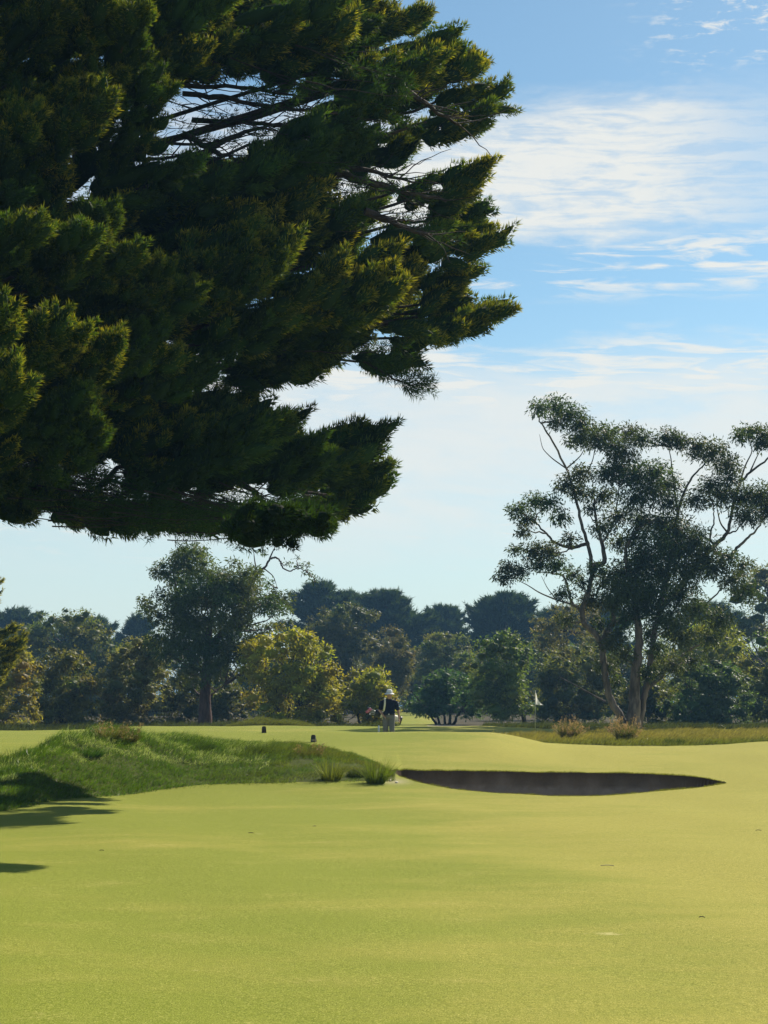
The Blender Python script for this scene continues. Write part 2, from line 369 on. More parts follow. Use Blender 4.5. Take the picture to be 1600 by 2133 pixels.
# ------------------------------------------------------------------ cypress foliage: plumes > lobes > sprays
def teardrops(base, axis, L, Rr, seg=7, rings=5):
    """closed pointed lobes, vectorised"""
    n = len(base); ref = np.array([.2, .3, .93]); a = nrm(np.cross(axis, ref)); b = np.cross(axis, a)
    ts = np.linspace(0.04, .97, rings); prof = np.sqrt(ts) * (1 - ts) ** .75 * 1.75
    th = np.linspace(0, 2 * math.pi, seg, endpoint=False)
    V = base[:, None, None] + axis[:, None, None] * (L[:, None, None, None] * ts[None, :, None, None]) + \
        (Rr[:, None, None, None] * prof[None, :, None, None]) * (np.cos(th)[None, None, :, None] * a[:, None, None] + np.sin(th)[None, None, :, None] * b[:, None, None])
    V = V.reshape(-1, 3)
    i = (np.arange(n) * rings * seg)[:, None, None] + (np.arange(rings - 1) * seg)[None, :, None]; k = np.arange(seg)[None, None]; k2 = (k + 1) % seg
    q = np.stack([i + k, i + k2, i + seg + k2, i + seg + k], -1).reshape(-1, 4)
    return V, q
def lobes_to_buf(buf, base, axis, L, Rr, nsp, sl, sw, colr, rng, core=True, upw=.18, tipcol=(1.9, 1.75, 1.0), lean=.62):
    """base colour per lobe colr (n,3)"""
    n = len(base); gold = colr[:, 3] if colr.shape[1] == 4 else np.zeros(n); colr = colr[:, :3]
    if core:
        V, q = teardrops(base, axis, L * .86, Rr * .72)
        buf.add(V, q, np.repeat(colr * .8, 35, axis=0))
    t = rng.beta(1.3, 1.1, size=(n, nsp)); th = rng.uniform(0, 2 * math.pi, size=(n, nsp))
    prof = np.sqrt(t) * (1 - t) ** .75 * 1.75
    ref = np.array([.2, .3, .93]); a = nrm(np.cross(axis, ref)); b = np.cross(axis, a)
    rad = np.cos(th)[..., None] * a[:, None] + np.sin(th)[..., None] * b[:, None]
    dep = rng.uniform(.60, 1.05, size=(n, nsp))
    pos = base[:, None] + axis[:, None] * (L[:, None] * t * .95)[..., None] + rad * (Rr[:, None] * prof * dep)[..., None]
    d = nrm(axis[:, None] * .8 + rad * lean + rng.normal(size=pos.shape) * .20 + np.array([0, 0, upw]))
    ln = sl * rng.uniform(.6, 1.35, size=(n, nsp)) * (1 + .3 * (t > .8))
    pos = pos.reshape(-1, 3); d = d.reshape(-1, 3); ln = ln.ravel()
    V, q = spikes(pos, d, ln, sw * rng.uniform(.7, 1.3, size=len(ln)), rng)
    c = np.repeat(colr, nsp, axis=0) * rng.uniform(.75, 1.25, size=(len(ln), 1))
    g = (np.repeat(gold, nsp) * np.clip(.25 + 1.1 * t.ravel(), 0, 1.2) * rng.uniform(.6, 1.7, len(ln)))[:, None]     # yellow new growth at the spray tips, plus sunlit gold put into their colour
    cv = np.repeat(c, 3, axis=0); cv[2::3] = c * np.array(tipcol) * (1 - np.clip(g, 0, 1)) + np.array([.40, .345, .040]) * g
    buf.add(V, q, cv)
def plume(acc, base, tip, rh, rv, rng, nl, lobeL, lobeR, col, tint=0.25, upl=.55, gold=0.0):
    """a bough-end: lobes set round an axis, all leaning to its tip; acc collects lobe arrays"""
    base = np.asarray(base, float); tip = np.asarray(tip, float); ax = tip - base; Lp = np.linalg.norm(ax); ax = ax / Lp
    side = nrm(np.cross(ax, [0, 0, 1.])); up = np.cross(side, ax)
    s = rng.beta(1.6, 1.1, nl) * .93; th = rng.uniform(0, 2 * math.pi, nl)
    s[0] = .95; s[1] = .84
    env = np.clip((1 - s) ** .6 * 1.25, 0, 1) * np.clip(.45 + s * 2, 0, 1)
    rr = rng.uniform(.55, 1.0, nl) * env
    offv = side * (np.cos(th) * rh * rr)[:, None] + up * (np.sin(th) * rv * rr)[:, None]
    bow = (s ** 2 * .12 * Lp - .06 * Lp)[:, None] * np.array([0, 0, 1.])
    L = lobeL * rng.uniform(.55, 1.45, nl); L[0] *= 1.05
    Rr = lobeR * (L / lobeL) ** .6 * rng.uniform(.75, 1.25, nl); Rr[0] *= .75
    axes = nrm(ax * .8 + nrm(offv + 1e-6) * (.60 * rr / (env + .1))[:, None] + np.array([0, 0, upl]) + rng.normal(size=(nl, 3)) * .14)
    b = base + ax * (s * Lp)[:, None] + offv + bow - axes * (L * .55)[:, None]
    c = np.array(col) * rng.uniform(1 - tint, 1 + tint, size=(nl, 1)) * (1 + rng.normal(size=(nl, 3)) * .04)
    acc.append((b, axes, L, Rr, np.concatenate([c, (gold * rng.uniform(.3, 1.5, nl))[:, None]], 1)))
    # two large inner lobes carry the mass of the bough
    bc = base + ax * Lp * np.array([[.0], [.34]]); 
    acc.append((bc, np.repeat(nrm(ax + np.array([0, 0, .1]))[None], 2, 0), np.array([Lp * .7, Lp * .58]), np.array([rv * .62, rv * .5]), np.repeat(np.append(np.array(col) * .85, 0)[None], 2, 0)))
def flush(buf, acc, nsp, sl, sw, rng, core=True, **kw):
    b, a, L, r, c = [np.concatenate([x[k] for x in acc]) for k in range(5)]
    lobes_to_buf(buf, b, a, L, r, nsp, sl, sw, c, rng, core, **kw)
def in_poly(x, y, poly):
    r = False; j = len(poly) - 1
    for i in range(len(poly)):
        xi, yi = poly[i]; xj, yj = poly[j]
        if (yi > y) != (yj > y) and x < (xj - xi) * (y - yi) / (yj - yi) + xi: r = not r
        j = i
    return r

# ------------------------------------------------------------------ the great cypress on the left
def big_cypress():
    rng = np.random.default_rng(5)
    T = np.array([-13.0, 30.0]); tz = float(zland(T[0], T[1]))
    root = empty('cypress_tree', (T[0], T[1], tz))
    tag(root, 'huge dark cypress whose boughs hang over the turf from the left', 'tree')
    poly = [(790, -20), (850, 25), (960, 55), (955, 95), (1015, 130), (1060, 175), (1066, 222), (1020, 262), (925, 290), (1010, 350), (985, 380), (1000, 410), (1050, 488), (1015, 545), (955, 578), (985, 620), (1060, 650), (1045, 705), (930, 770),
            (850, 790), (770, 780), (735, 755), (715, 785), (640, 805), (590, 830), (650, 868), (815, 890), (790, 930), (805, 1000), (775, 1050), (725, 1100), (640, 1132), (560, 1140), (490, 1120), (440, 1100), (380, 1112), (320, 1095), (200, 1085), (130, 1040), (30, 1030), (-60, 1060),
            (-500, 1060), (-1300, 900), (-1500, 300), (-1200, -350), (-300, -600), (400, -400), (620, -180)]
    gaps = [(480, 165, 60, 14), (500, 195, 90, 13), (575, 215, 26, 10), (430, 262, 50, 10), (550, 270, 60, 16), (400, 315, 45, 16), (470, 305, 50, 32), (555, 290, 35, 16), (240, 262, 60, 22), (160, 290, 60, 12), (120, 125, 50, 14), (200, 345, 55, 12),
            (250, 360, 40, 16), (800, 385, 75, 14), (775, 365, 32, 24), (870, 405, 45, 18), (830, 475, 55, 12), (880, 478, 30, 14), (900, 215, 40, 14), (930, 250, 30, 20), (760, 280, 60, 12), (900, 525, 20, 4), (560, 795, 55, 12), (480, 765, 60, 14), (320, 720, 30, 12), (345, 735, 30, 10),
            (30, 975, 50, 22), (110, 980, 50, 22), (70, 1010, 70, 16), (230, 985, 30, 16), (250, 1040, 40, 12), (150, 950, 24, 16), (420, 1000, 18, 10), (510, 1030, 30, 12), (600, 1020, 34, 9), (640, 1090, 40, 9), (300, 1050, 40, 10), (600, 700, 14, 4), (425, 720, 26, 6), (335, 425, 18, 8),
            (90, 415, 26, 8), (150, 435, 22, 8), (95, 815, 20, 6), (815, 110, 12, 5), (845, 175, 16, 5), (700, 185, 26, 4), (790, 750, 50, 10), (830, 735, 30, 12), (530, 610, 10, 10)]
    def in_gap(px, py, m=1.0):
        for gx, gy, rx, ry in gaps:
            if ((px - gx) / (rx * m + 6)) ** 2 + ((py - gy) / (ry * m + 5)) ** 2 < 1: return True
        return False
    acc = []; accn = []; limbs = Tubes(); twigs = Tubes()
    GREEN = np.array([0.024, 0.054, 0.013]); 
    def bough(tip, L, rh, rv, nl, up=.28, col=GREEN, gold=0.0, limb=True, upl=.38):
        tip = np.asarray(tip, float)
        hd = tip[:2] - T; hd = hd / np.linalg.norm(hd)
        a = rng.normal() * .22; hd = np.array([hd[0] * math.cos(a) - hd[1] * math.sin(a), hd[0] * math.sin(a) + hd[1] * math.cos(a)])
        if hd[0] < .35: hd = nrm(hd + np.array([.5, 0]))
        d = nrm(np.array([hd[0], hd[1], up])); base = tip - d * L
        c = np.array(col) * (1 + .3 * gold)
        if tip[1] < 21.5 and tip[0] > -1.8: gold = 0; c = c * .5  # near shadow-casting boughs: colour darkened to look shaded, no gold
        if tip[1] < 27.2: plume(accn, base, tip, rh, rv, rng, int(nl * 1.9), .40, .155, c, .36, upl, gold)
        else: plume(acc, base, tip, rh * 1.05, rv * 1.05, rng, nl, .56, .22, c, .36, upl, gold)
        if limb and base[2] > 6.5:
            dist = np.linalg.norm(base[:2] - T); rise = dist * .30 * float(np.clip((base[2] - 7) / 6, -.15, 1))
            p0 = np.array([T[0], T[1], max(2.0, base[2] - rise)]); md = (p0 * .45 + base * .55) - np.array([0, 0, rise * .12])
            limbs.add([p0, md, base, base + d * L * .6], .03 + .003 * dist, .010, 4, 5, .05, rng)
    # boughs whose tips make the outline
    S = [(1082, 213, 33, 2.2), (1070, 170, 34, 1.8), (1027, 128, 33, 1.8), (1012, 110, 34, 1.6), (968, 62, 33, 1.8), (972, 95, 32.5, 1.6), (905, 18, 33, 1.8), (860, 30, 34, 1.6), (800, 0, 33, 1.6), (1042, 332, 32, 1.9), (1000, 385, 33, 1.3), (1028, 425, 33, 1.4), (1070, 480, 32.5, 2.0), (1035, 458, 33.5, 1.5),
         (1012, 548, 33, 1.8), (985, 600, 33, 1.2), (1080, 638, 33, 2.0), (1050, 625, 34, 1.5), (1030, 655, 33, 2.0), (1060, 700, 33.5, 2.2), (995, 735, 33, 2.0), (882, 797, 32, 1.5), (725, 775, 31, 1.8), (700, 800, 32, 1.7), (640, 815, 31, 1.6), (648, 855, 31, 1.5), (836, 881, 31, 2.2), (790, 882, 31.5, 1.6),
         (808, 925, 31, 1.8), (827, 962, 31.5, 1.6), (828, 1000, 31, 1.9), (792, 1055, 34, 1.7), (770, 1090, 34.5, 1.7), (738, 1112, 34.8, 1.6), (690, 1120, 34.5, 1.6), (672, 1128, 20.5, .8), (615, 1120, 20.2, .8), (600, 1130, 32, 1.6), (500, 1120, 31, 1.5), (430, 1112, 30, 1.5), (380, 1120, 29, 1.5), (300, 1105, 29, 1.6), (220, 1100, 28, 1.5), (150, 1075, 28, 1.5), (60, 1050, 27, 1.4),
         (290, 8, 25, 2.3), (232, 203, 25, 1.7), (270, 20, 26, 1.8), (610, 420, 30, 1.6)]
    UNDER = [(725, 775), (700, 800), (640, 815), (882, 797), (995, 735), (1060, 700)]
    for px, py, D, L in S:
        under = py > 1040 or (px, py) in UNDER
        bough(P(px - 8, py + (-42 if under else 18), D + rng.normal() * .25), L, .50, .24 if under else .28, 15, .02 if under else .16 + rng.uniform(0, .12), gold=rng.uniform(.1, .7) if px > 900 else .2, upl=.05 if under else .26)  # right-hand tips get more gold, sunlight put into the colour
    # named bright masses well forward, sunlight put into their tip colour
    for px, py, D, L, g in [(842, 575, 28.5, 2.2, .55), (834, 527, 29, 1.9, .5), (800, 590, 28.5, 1.6, .5), (720, 560, 28, 1.6, .5), (845, 600, 28.5, 1.5, .5), (628, 510, 27.5, 1.6, .35), (560, 485, 27.5, 1.5, .3), (540, 520, 27, 1.8, .3), (600, 550, 27, 1.4, .3),
                            (268, 715, 23, 1.9, .5), (200, 690, 22.5, 1.7, .45), (120, 665, 22, 1.5, .4), (46, 765, 21, 1.4, .45), (18, 640, 21, 1.2, .45), (235, 205, 24, 1.6, .3), (190, 180, 24, 1.4, .3), (290, 15, 24, 1.7, .3), (195, 478, 23, 1.5, .25), (90, 475, 22, 1.4, .25),
                            (235, 435, 24, 1.2, .1), (370, 560, 25, 1.7, .3), (430, 600, 25.5, 1.7, .2), (310, 525, 24.5, 1.4, .3), (350, 690, 25, 1.6, .05), (460, 775, 26, 1.7, .05), (205, 880, 23, 1.7, .1), (190, 830, 23, 1.4, .1), (590, 660, 28, 1.6, .1), (615, 890, 28, 1.7, .1), (560, 860, 28, 1.5, .1), (690, 960, 29, 1.6, .05), (790, 300, 30, 1.9, .05), (755, 250, 29.5, 1.7, .05), (700, 300, 29, 2.0, .05)]:
        bough(P(px, py, D), L, .6, .38, 19, .24, gold=g)
    # the rest fills the crown's volume, leaving its windows open
    cnt = 0; tries = 0
    while cnt < 620 and tries < 26000:
        tries += 1
        px = rng.uniform(-1450, 1060); py = rng.uniform(-560, 1115)
        if px < -60 or py < -60:
            if rng.random() < .72: continue
        if not in_poly(px, py, poly): continue
        e = np.clip((1060 - px) / 900, 0, 1)
        if px > -60: D = 33.5 - e * 4 + rng.uniform(-.9 - 5.5 * e, 2.2 + 3.0 * e)
        else: D = rng.uniform(19, 41)
        L = rng.uniform(1.5, 2.3); s = F / D
        # keep the whole bough-end clear of the outline and windows
        ok = not (570 < px < 1100 and 760 < py < 905)
        for k in (0, .35, .7, 1.0):
            qx, qy = px - k * L * s * .85, py + k * L * s * .2
            if in_gap(qx, qy + 11, 1.0) or in_gap(qx, qy - 14, .8) or (k < .9 and not in_poly(qx, qy + 58 * 33 / D, poly) and py > 60) or (py > 60 and not in_poly(qx, qy - 40, poly)): ok = False; break
        if not ok: continue
        bough(P(px, py, D), L, .62, .40, 15, rng.uniform(.14, .34), GREEN * rng.uniform(.7, 1.2), gold=rng.uniform(0, .95) ** 1.7, limb=rng.random() < .12)
        cnt += 1
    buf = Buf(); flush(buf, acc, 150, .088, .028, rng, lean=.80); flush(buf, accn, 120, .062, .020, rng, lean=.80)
    # loose see-through sprays on bare twigs: under the crown and inside its windows
    la = []
    for k in range(250):
        if k < 150:
            px = rng.uniform(-60, 690); py = np.interp(px, [-60, 0, 130, 330, 560, 740, 760], [1020, 1010, 1020, 1065, 1085, 1060, 1060]) + rng.normal() * 18
            if px < 330: py += rng.uniform(-50, 8)
            D = 27 + rng.uniform(0, 5)
        else:
            g = gaps[rng.integers(len(gaps))]; px = g[0] + rng.normal() * g[2] * .9; py = g[1] + rng.choice([-1, 1]) * g[3] * rng.uniform(.7, 1.5); D = 31 + rng.uniform(-2, 3)
        p = P(px, py, D); d0 = nrm(np.array([1, .1, rng.uniform(-.25, .15)])); b0 = p - d0 * rng.uniform(.7, 1.5)
        twigs.add([b0 - d0 * .8 + np.array([0, 0, .12]), b0, p], .012, .004, 3, 4, .02, rng)
        m = 7; tt_ = rng.uniform(.1, 1, m)
        bb = b0 + (p - b0) * tt_[:, None] + rng.normal(size=(m, 3)) * .10; aa = nrm(d0 + rng.normal(size=(m, 3)) * .5 + np.array([0, 0, -.15]))
        la.append((bb, aa, np.full(m, .34), np.full(m, .08), np.repeat(GREEN[None] * .9, m, 0)))
    # hanging branch below the right-hand boughs
    pts = [P(745, 745, 32), P(790, 770, 32), P(830, 795, 32), P(860, 803, 32), P(882, 798, 32)]; twigs.add(pts, .03, .006, 4, 5, .01, rng)
    for k in range(60):
        u = rng.uniform(0, 3.99); i = int(u); p = pts[i] + (pts[i + 1] - pts[i]) * (u - i)
        aa = nrm(np.array([.6, rng.normal() * .4, rng.uniform(-.9, .5)]))
        la.append((p[None], aa[None], np.array([.38]), np.array([.09]), GREEN[None]))
    flush(buf, la, 34, .11, .016, rng, core=False, lean=.9)
    # long bare limbs seen through the windows
    for pts in [[(60, 285), (180, 300), (300, 298), (460, 300)], [(150, 320), (260, 330), (420, 322)], [(300, 170), (420, 180), (520, 182), (620, 200)], [(380, 195), (500, 212), (640, 228), (740, 240)], [(400, 250), (520, 255), (620, 262), (700, 285)], [(700, 360), (780, 385), (850, 402), (930, 420)],
                [(690, 340), (790, 360), (860, 380)], [(760, 440), (830, 470), (900, 492)], [(850, 190), (900, 225), (960, 262)], [(390, 340), (470, 290), (560, 262)], [(380, 280), (460, 320), (520, 350)], [(0, 1000), (60, 940), (100, 900)], [(20, 1010), (90, 960), (140, 930)], [(200, 1020), (260, 960), (330, 930)], [(560, 760), (480, 770), (420, 750)], [(560, 1000), (620, 1025), (680, 1030)], [(430, 960), (520, 1020), (560, 1050)]]:
        D = 31 + rng.uniform(-2, 2); limbs.add([P(x_, y_, D + .2 * i) for i, (x_, y_) in enumerate(pts)], rng.uniform(.05, .10), .02, 4, 6, .02, rng)
        for _ in range(12):
            i = rng.integers(len(pts) - 1); u = rng.random(); b0 = P(*(np.array(pts[i]) * (1 - u) + np.array(pts[i + 1]) * u), D)
            e0 = b0 + np.array([rng.uniform(.3, 1.1), rng.normal() * .4, rng.normal() * .35]); twigs.add([b0, (b0 + e0) / 2 + rng.normal(size=3) * .06, e0], .014, .004, 3, 4, .01, rng)
    tr = Tubes(); tr.add([(T[0], T[1], tz - .2), (T[0] + .2, T[1], 6), (T[0] - .1, T[1] + .2, 13), (T[0], T[1], 21)], .95, .12, 6, 12, .03, rng, .5)
    tr.build('trunk', M['bark_dark'], root); limbs.build('limbs', M['bark_dark'], root); twigs.build('twigs', M['bark_dark'], root)['kind'] = 'stuff'
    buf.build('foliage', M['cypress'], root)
big_cypress()

# ------------------------------------------------------------------ broad-leaved trees from their own outline
def leaf_clumps(buf, cen, rad, n_per, L, W, col, rng, squash=.72, droop=.35, core=.0, shell=.55, cvar=.28):
    cen = np.asarray(cen, float); rad = np.asarray(rad, float); n = len(cen)
    cc = np.array(col) * np.array([2.15, 2.1, 1.7]) * rng.uniform(1 - cvar, 1 + cvar, size=(n, 1)) * (1 + rng.normal(size=(n, 3)) * np.array([.10, .04, .08]))
    if core > 0:
        ico = ICO; V = cen[:, None] + ico[0][None] * (rad * core)[:, None, None] * np.array([1, 1, squash]) * rng.uniform(.75, 1.2, size=(n, len(ico[0]), 1))
        q = (ico[1][None] + (np.arange(n) * len(ico[0]))[:, None, None]).reshape(-1, 3)
        buf.add(V.reshape(-1, 3), q, np.repeat(cc * .8, len(ico[0]), axis=0))
    k = np.maximum((n_per * rad ** 2).astype(int), 12); own = np.repeat(np.arange(n), k); m = len(own)
    d = nrm(rng.normal(size=(m, 3))); r = shell + (1.08 - shell) * rng.random(m) ** .7
    # sub-tufts break up each clump
    tuft = nrm(d + .35 * np.sin(d[:, [1, 2, 0]] * 7 + own[:, None])); 
    pos = cen[own] + tuft * (rad[own] * r)[:, None] * np.array([1, 1, squash]) + rng.normal(size=(m, 3)) * (rad[own] * .10)[:, None]
    ld = nrm(tuft * .5 + rng.normal(size=(m, 3)) * .6 + np.array([0, 0, -droop]))
    V, q = kites(pos, ld, L * rng.uniform(.6, 1.4, m), W * rng.uniform(.7, 1.3, m), rng)
    buf.add(V, q, np.repeat(cc[own] * rng.uniform(.7, 1.35, size=(m, 1)), 4, axis=0))
_b = bmesh.new(); bmesh.ops.create_icosphere(_b, subdivisions=1, radius=1.0); ICO = (np.array([v.co[:] for v in _b.verts]), np.array([[v.index for v in f.verts] for f in _b.faces])); _b.free()

OLIVE = (.110, .115, .020); GREYG = (.070, .082, .032); DARK = (.028, .042, .016); YEL = (.125, .130, .018); MIDG = (.060, .085, .016); BLUEG = (.026, .056, .026); RUST = (.075, .062, .022)
def poly_tree(name, label, poly, D, base_px, cr=30, n=60, col=MIDG, L=.20, W=.065, dens=330, core=.62, thick=None, stems=1, bark='bark_dark', r0=.22, droop=.35, squash=.72, seed=1, kind='tree', group=None, lean=0, extra=None, stem_pts=None, shell=.55, cvar=.28):
    """poly: crown outline in photo points at distance D; becomes a crown of clumps with a rounded depth"""
    rng = np.random.default_rng(seed); s = F / D
    bx = (base_px - CX) / s; bz = float(zland(bx, D)); root = empty(name, (bx, D, bz)); tag(root, label, kind, group)
    pa = np.array(poly, float); x0, y0 = pa.min(0); x1, y1 = pa.max(0); cxp = (x0 + x1) / 2; wpx = (x1 - x0) / 2
    th = thick or min(wpx / s, (y1 - y0) / s) * .8
    cen, rad = [], []; tries = 0
    while len(cen) < n and tries < n * 60:
        tries += 1
        px, py = rng.uniform(x0, x1), rng.uniform(y0, y1)
        r = cr * rng.uniform(.65, 1.25)
        if not in_poly(px, py, poly): continue
        # pull inwards so that clumps stay within the outline
        vx, vy = cxp - px, (y0 + y1) / 2 - py; dl = math.hypot(vx, vy) + 1e-6
        if not in_poly(px - vx / dl * r * .6, py - vy / dl * r * .6 * .8, poly):
            r *= .6
            if rng.random() < .35: continue
        if py + r > y1 + 8 and y1 > 1480: py = y1 - r * .6
        f = math.sqrt(max(0, 1 - ((px - cxp) / (wpx + 1)) ** 2)) * (.55 + .45 * min(1, (py - y0) / (y1 - y0 + 1) * 2.5))
        dd = D + th * f * (rng.uniform(-1, 1) if rng.random() < .45 else -math.sqrt(rng.random()))
        cen.append(P(px, py, dd)); rad.append(r / s)
    if extra:
        for px, py, r in extra: cen.append(P(px, py, D + rng.normal() * .5)); rad.append(r / s)
    cen = np.array(cen); rad = np.array(rad)
    buf = Buf(); leaf_clumps(buf, cen, rad, dens, L, W, col, rng, squash, droop, core, shell, cvar)
    tb = Tubes()
    if stem_pts:
        for i, (pts, a, b) in enumerate(stem_pts): tb.add([P(x_, y_, D + .15 * i) for x_, y_ in pts], a, b, 5, 8, .02 * (a > .05), rng, .35 if i == 0 else 0)
        jn = [P(x_, y_, D) for pts, a, b in stem_pts for x_, y_ in pts[1:]]
    else:
        jn = []
        for i in range(stems):
            o = (i - (stems - 1) / 2); tx = bx + o * 1.1 + lean; top = CAMZ + (HY - (y0 * .55 + y1 * .45)) / s
            pts = [(bx + o * .25, D, bz - .1), (bx + o * .55 + lean * .4, D + rng.normal() * .2, bz + (top - bz) * .4), (tx, D + rng.normal() * .4, top)]
            tb.add(pts, r0 * rng.uniform(.8, 1.1), r0 * .3, 5, 8, .04, rng, .4); jn += [np.array(pts[1]), np.array(pts[2])]
    jn = np.array(jn)
    for c, r in zip(cen, rad):
        if rng.random() > .7: continue
        dd = np.linalg.norm(jn - c, axis=1) + np.where(jn[:, 2] > c[2] + .3, 3, 0); j = jn[np.argmin(dd)]
        mid = (j + c) / 2 + np.array([0, 0, -.08 * np.linalg.norm(c - j)]) + rng.normal(size=3) * .12
        tb.add([j, mid, c], min(r0 * .3, .03 + .012 * np.linalg.norm(c - j)), .012, 4, 5, .03, rng)
    tb.build('trunk', M[bark], root); buf.build('crown', M['leaf'], root)
    return root

def gum():
    D = 75.0
    poly_pts = [(1157,845,24),(1124,849,19),(1187,864,26),(1210,882,22),(1161,879,18),(1208,912,26),(1240,912,26),(1262,903,24),(1277,931,24),(1311,901,21),(1337,914,23),(1300,942,24),(1390,912,22),(1412,918,20),(1450,931,25),(1484,942,28),(1514,969,26),(1521,997,20),(1292,976,32),(1322,993,33),(1360,985,30),(1390,1010,28),(1262,987,24),
        (1210,985,22),(1180,1010,22),(1210,1025,22),(1255,1032,24),(1322,1040,32),(1360,1025,28),(1397,1047,22),(1450,1040,24),(1480,1010,22),(1502,1032,28),(1544,1040,32),(1581,1032,30),(1600,1062,30),(1555,1074,25),(1625,1040,30),(1112,1044,20),(1142,1047,22),(1077,1062,18),(1097,1082,20),(1169,1077,19),(1090,1108,14),(1187,1122,16),(1070,1145,12),(1112,1149,26),
        (1142,1147,22),(1161,1175,22),(1127,1175,18),(1060,1182,19),(1051,1203,17),(1086,1190,17),(1375,1092,34),(1412,1107,36),(1450,1130,36),(1412,1149,42),(1375,1137,36),(1330,1085,25),(1285,1077,24),(1255,1100,20),(1337,1175,34),(1469,1167,32),(1375,1194,38),(1431,1194,36),(1487,1182,26),(1292,1194,30),(1262,1212,26),(1300,1231,34),(1356,1231,36),(1412,1242,36),
        (1517,1160,18),(1547,1178,20),(1525,1205,26),(1555,1231,26),(1542,907,17),(1562,899,20),(1592,906,22),(1585,924,17),(1620,915,24),(1195,1197,18),(1232,1250,24),(1300,1290,26),(1380,1290,30),(1450,1270,30),(1500,1290,26),(1175,1235,18),(1240,1185,18),(1350,1320,22),(1420,1330,26),(1480,1330,22),(1340,1160,30),(1320,1210,30),(1300,1250,28),(1345,1270,30),(1400,1300,26),(1270,1255,22),(1330,1245,28),(1250,1300,16),(1290,1320,18),(1370,1350,20),(1320,1120,24),(1215,1215,14),(1262,1385,20),(1300,1365,20),(1350,1400,22),(1400,1385,22),(1285,1420,16),(1180,1290,16),(1440,1375,20),(1290,1130,20),(1230,1060,14),(1270,1340,18)]
    rng = np.random.default_rng(77)
    st = [([(1318,1522),(1322,1470),(1322,1430),(1326,1380),(1332,1330),(1326,1285),(1318,1230),(1305,1180),(1303,1140),(1328,1100),(1370,1080)], .28, .03),
          ([(1306,1515),(1290,1488),(1272,1460),(1262,1420),(1257,1380),(1253,1340),(1238,1320),(1217,1299),(1211,1272),(1226,1235),(1232,1197),(1230,1150),(1222,1128),(1210,1085),(1197,1032),(1180,976),(1150,916),(1126,882),(1118,858)], .19, .025),
          ([(1330,1515),(1340,1460),(1352,1400),(1362,1330),(1372,1270),(1390,1200),(1405,1120),(1412,1070),(1424,1025),(1446,987),(1472,961)], .17, .03),
          ([(1253,1342),(1264,1316),(1278,1295),(1281,1254),(1290,1210)], .16, .06), ([(1278,1297),(1305,1292),(1335,1287),(1370,1262)], .11, .05),
          ([(1232,1180),(1262,1172),(1255,1130),(1240,1085),(1238,1040)], .14, .04), ([(1226,1133),(1190,1142),(1152,1130),(1139,1111),(1112,1085),(1090,1070)], .09, .02),
          ([(1211,1272),(1190,1255),(1187,1242),(1176,1200),(1150,1194),(1120,1190)], .09, .02), ([(1190,1258),(1160,1250),(1124,1235),(1098,1218),(1075,1207)], .05, .012),
          ([(1372,1270),(1420,1220),(1455,1175),(1487,1137),(1517,1111),(1525,1062),(1530,1030)], .17, .04), ([(1487,1150),(1521,1160),(1535,1142),(1555,1122),(1577,1104),(1590,1080)], .10, .03),
          ([(1487,1137),(1478,1120),(1488,1085),(1486,1050)], .06, .02), ([(1517,1111),(1500,1090),(1492,1050)], .05, .02), ([(1525,1062),(1540,1010),(1562,984),(1600,957),(1620,930)], .08, .03), ([(1540,1010),(1552,970),(1568,940),(1560,915)], .05, .012), ([(1562,984),(1575,955),(1588,930)], .04, .012),
          ([(1412,1075),(1400,985),(1398,955),(1392,930)], .05, .015), ([(1330,1100),(1345,1085),(1400,1075),(1440,1085)], .06, .015), ([(1180,976),(1150,955),(1130,935),(1124,905)], .035, .01), ([(1197,1032),(1215,1000),(1235,960),(1240,930)], .05, .012), ([(1180,976),(1210,950),(1222,925)], .04, .01),
          ([(1262,1462),(1230,1445),(1200,1428),(1165,1410)], .05, .015), ([(1345,1440),(1375,1410),(1400,1385),(1440,1350),(1480,1330)], .12, .03), ([(1430,1290),(1470,1260),(1500,1230),(1530,1200)], .06, .02), ([(1255,1130),(1275,1100),(1285,1060),(1290,1010)], .06, .02), ([(1305,1180),(1330,1150),(1350,1110),(1355,1060)], .07, .02), ([(1160,1250),(1140,1225),(1128,1200)], .03, .01)]
    poly_tree('gum_tree', 'tallest open gum tree with pale forked trunks and airy clumped leaves', [(0, 0), (1, 0), (1, 1)], D, 1318, n=0, dens=1500, col=(.019, .030, .014), L=.18, W=.055, core=.30, extra=[(a, b, c * 1.30) for a, b, c in poly_pts], stem_pts=st, bark='bark_gum', r0=.3, droop=.5, squash=.75, seed=3, shell=.10)
gum()
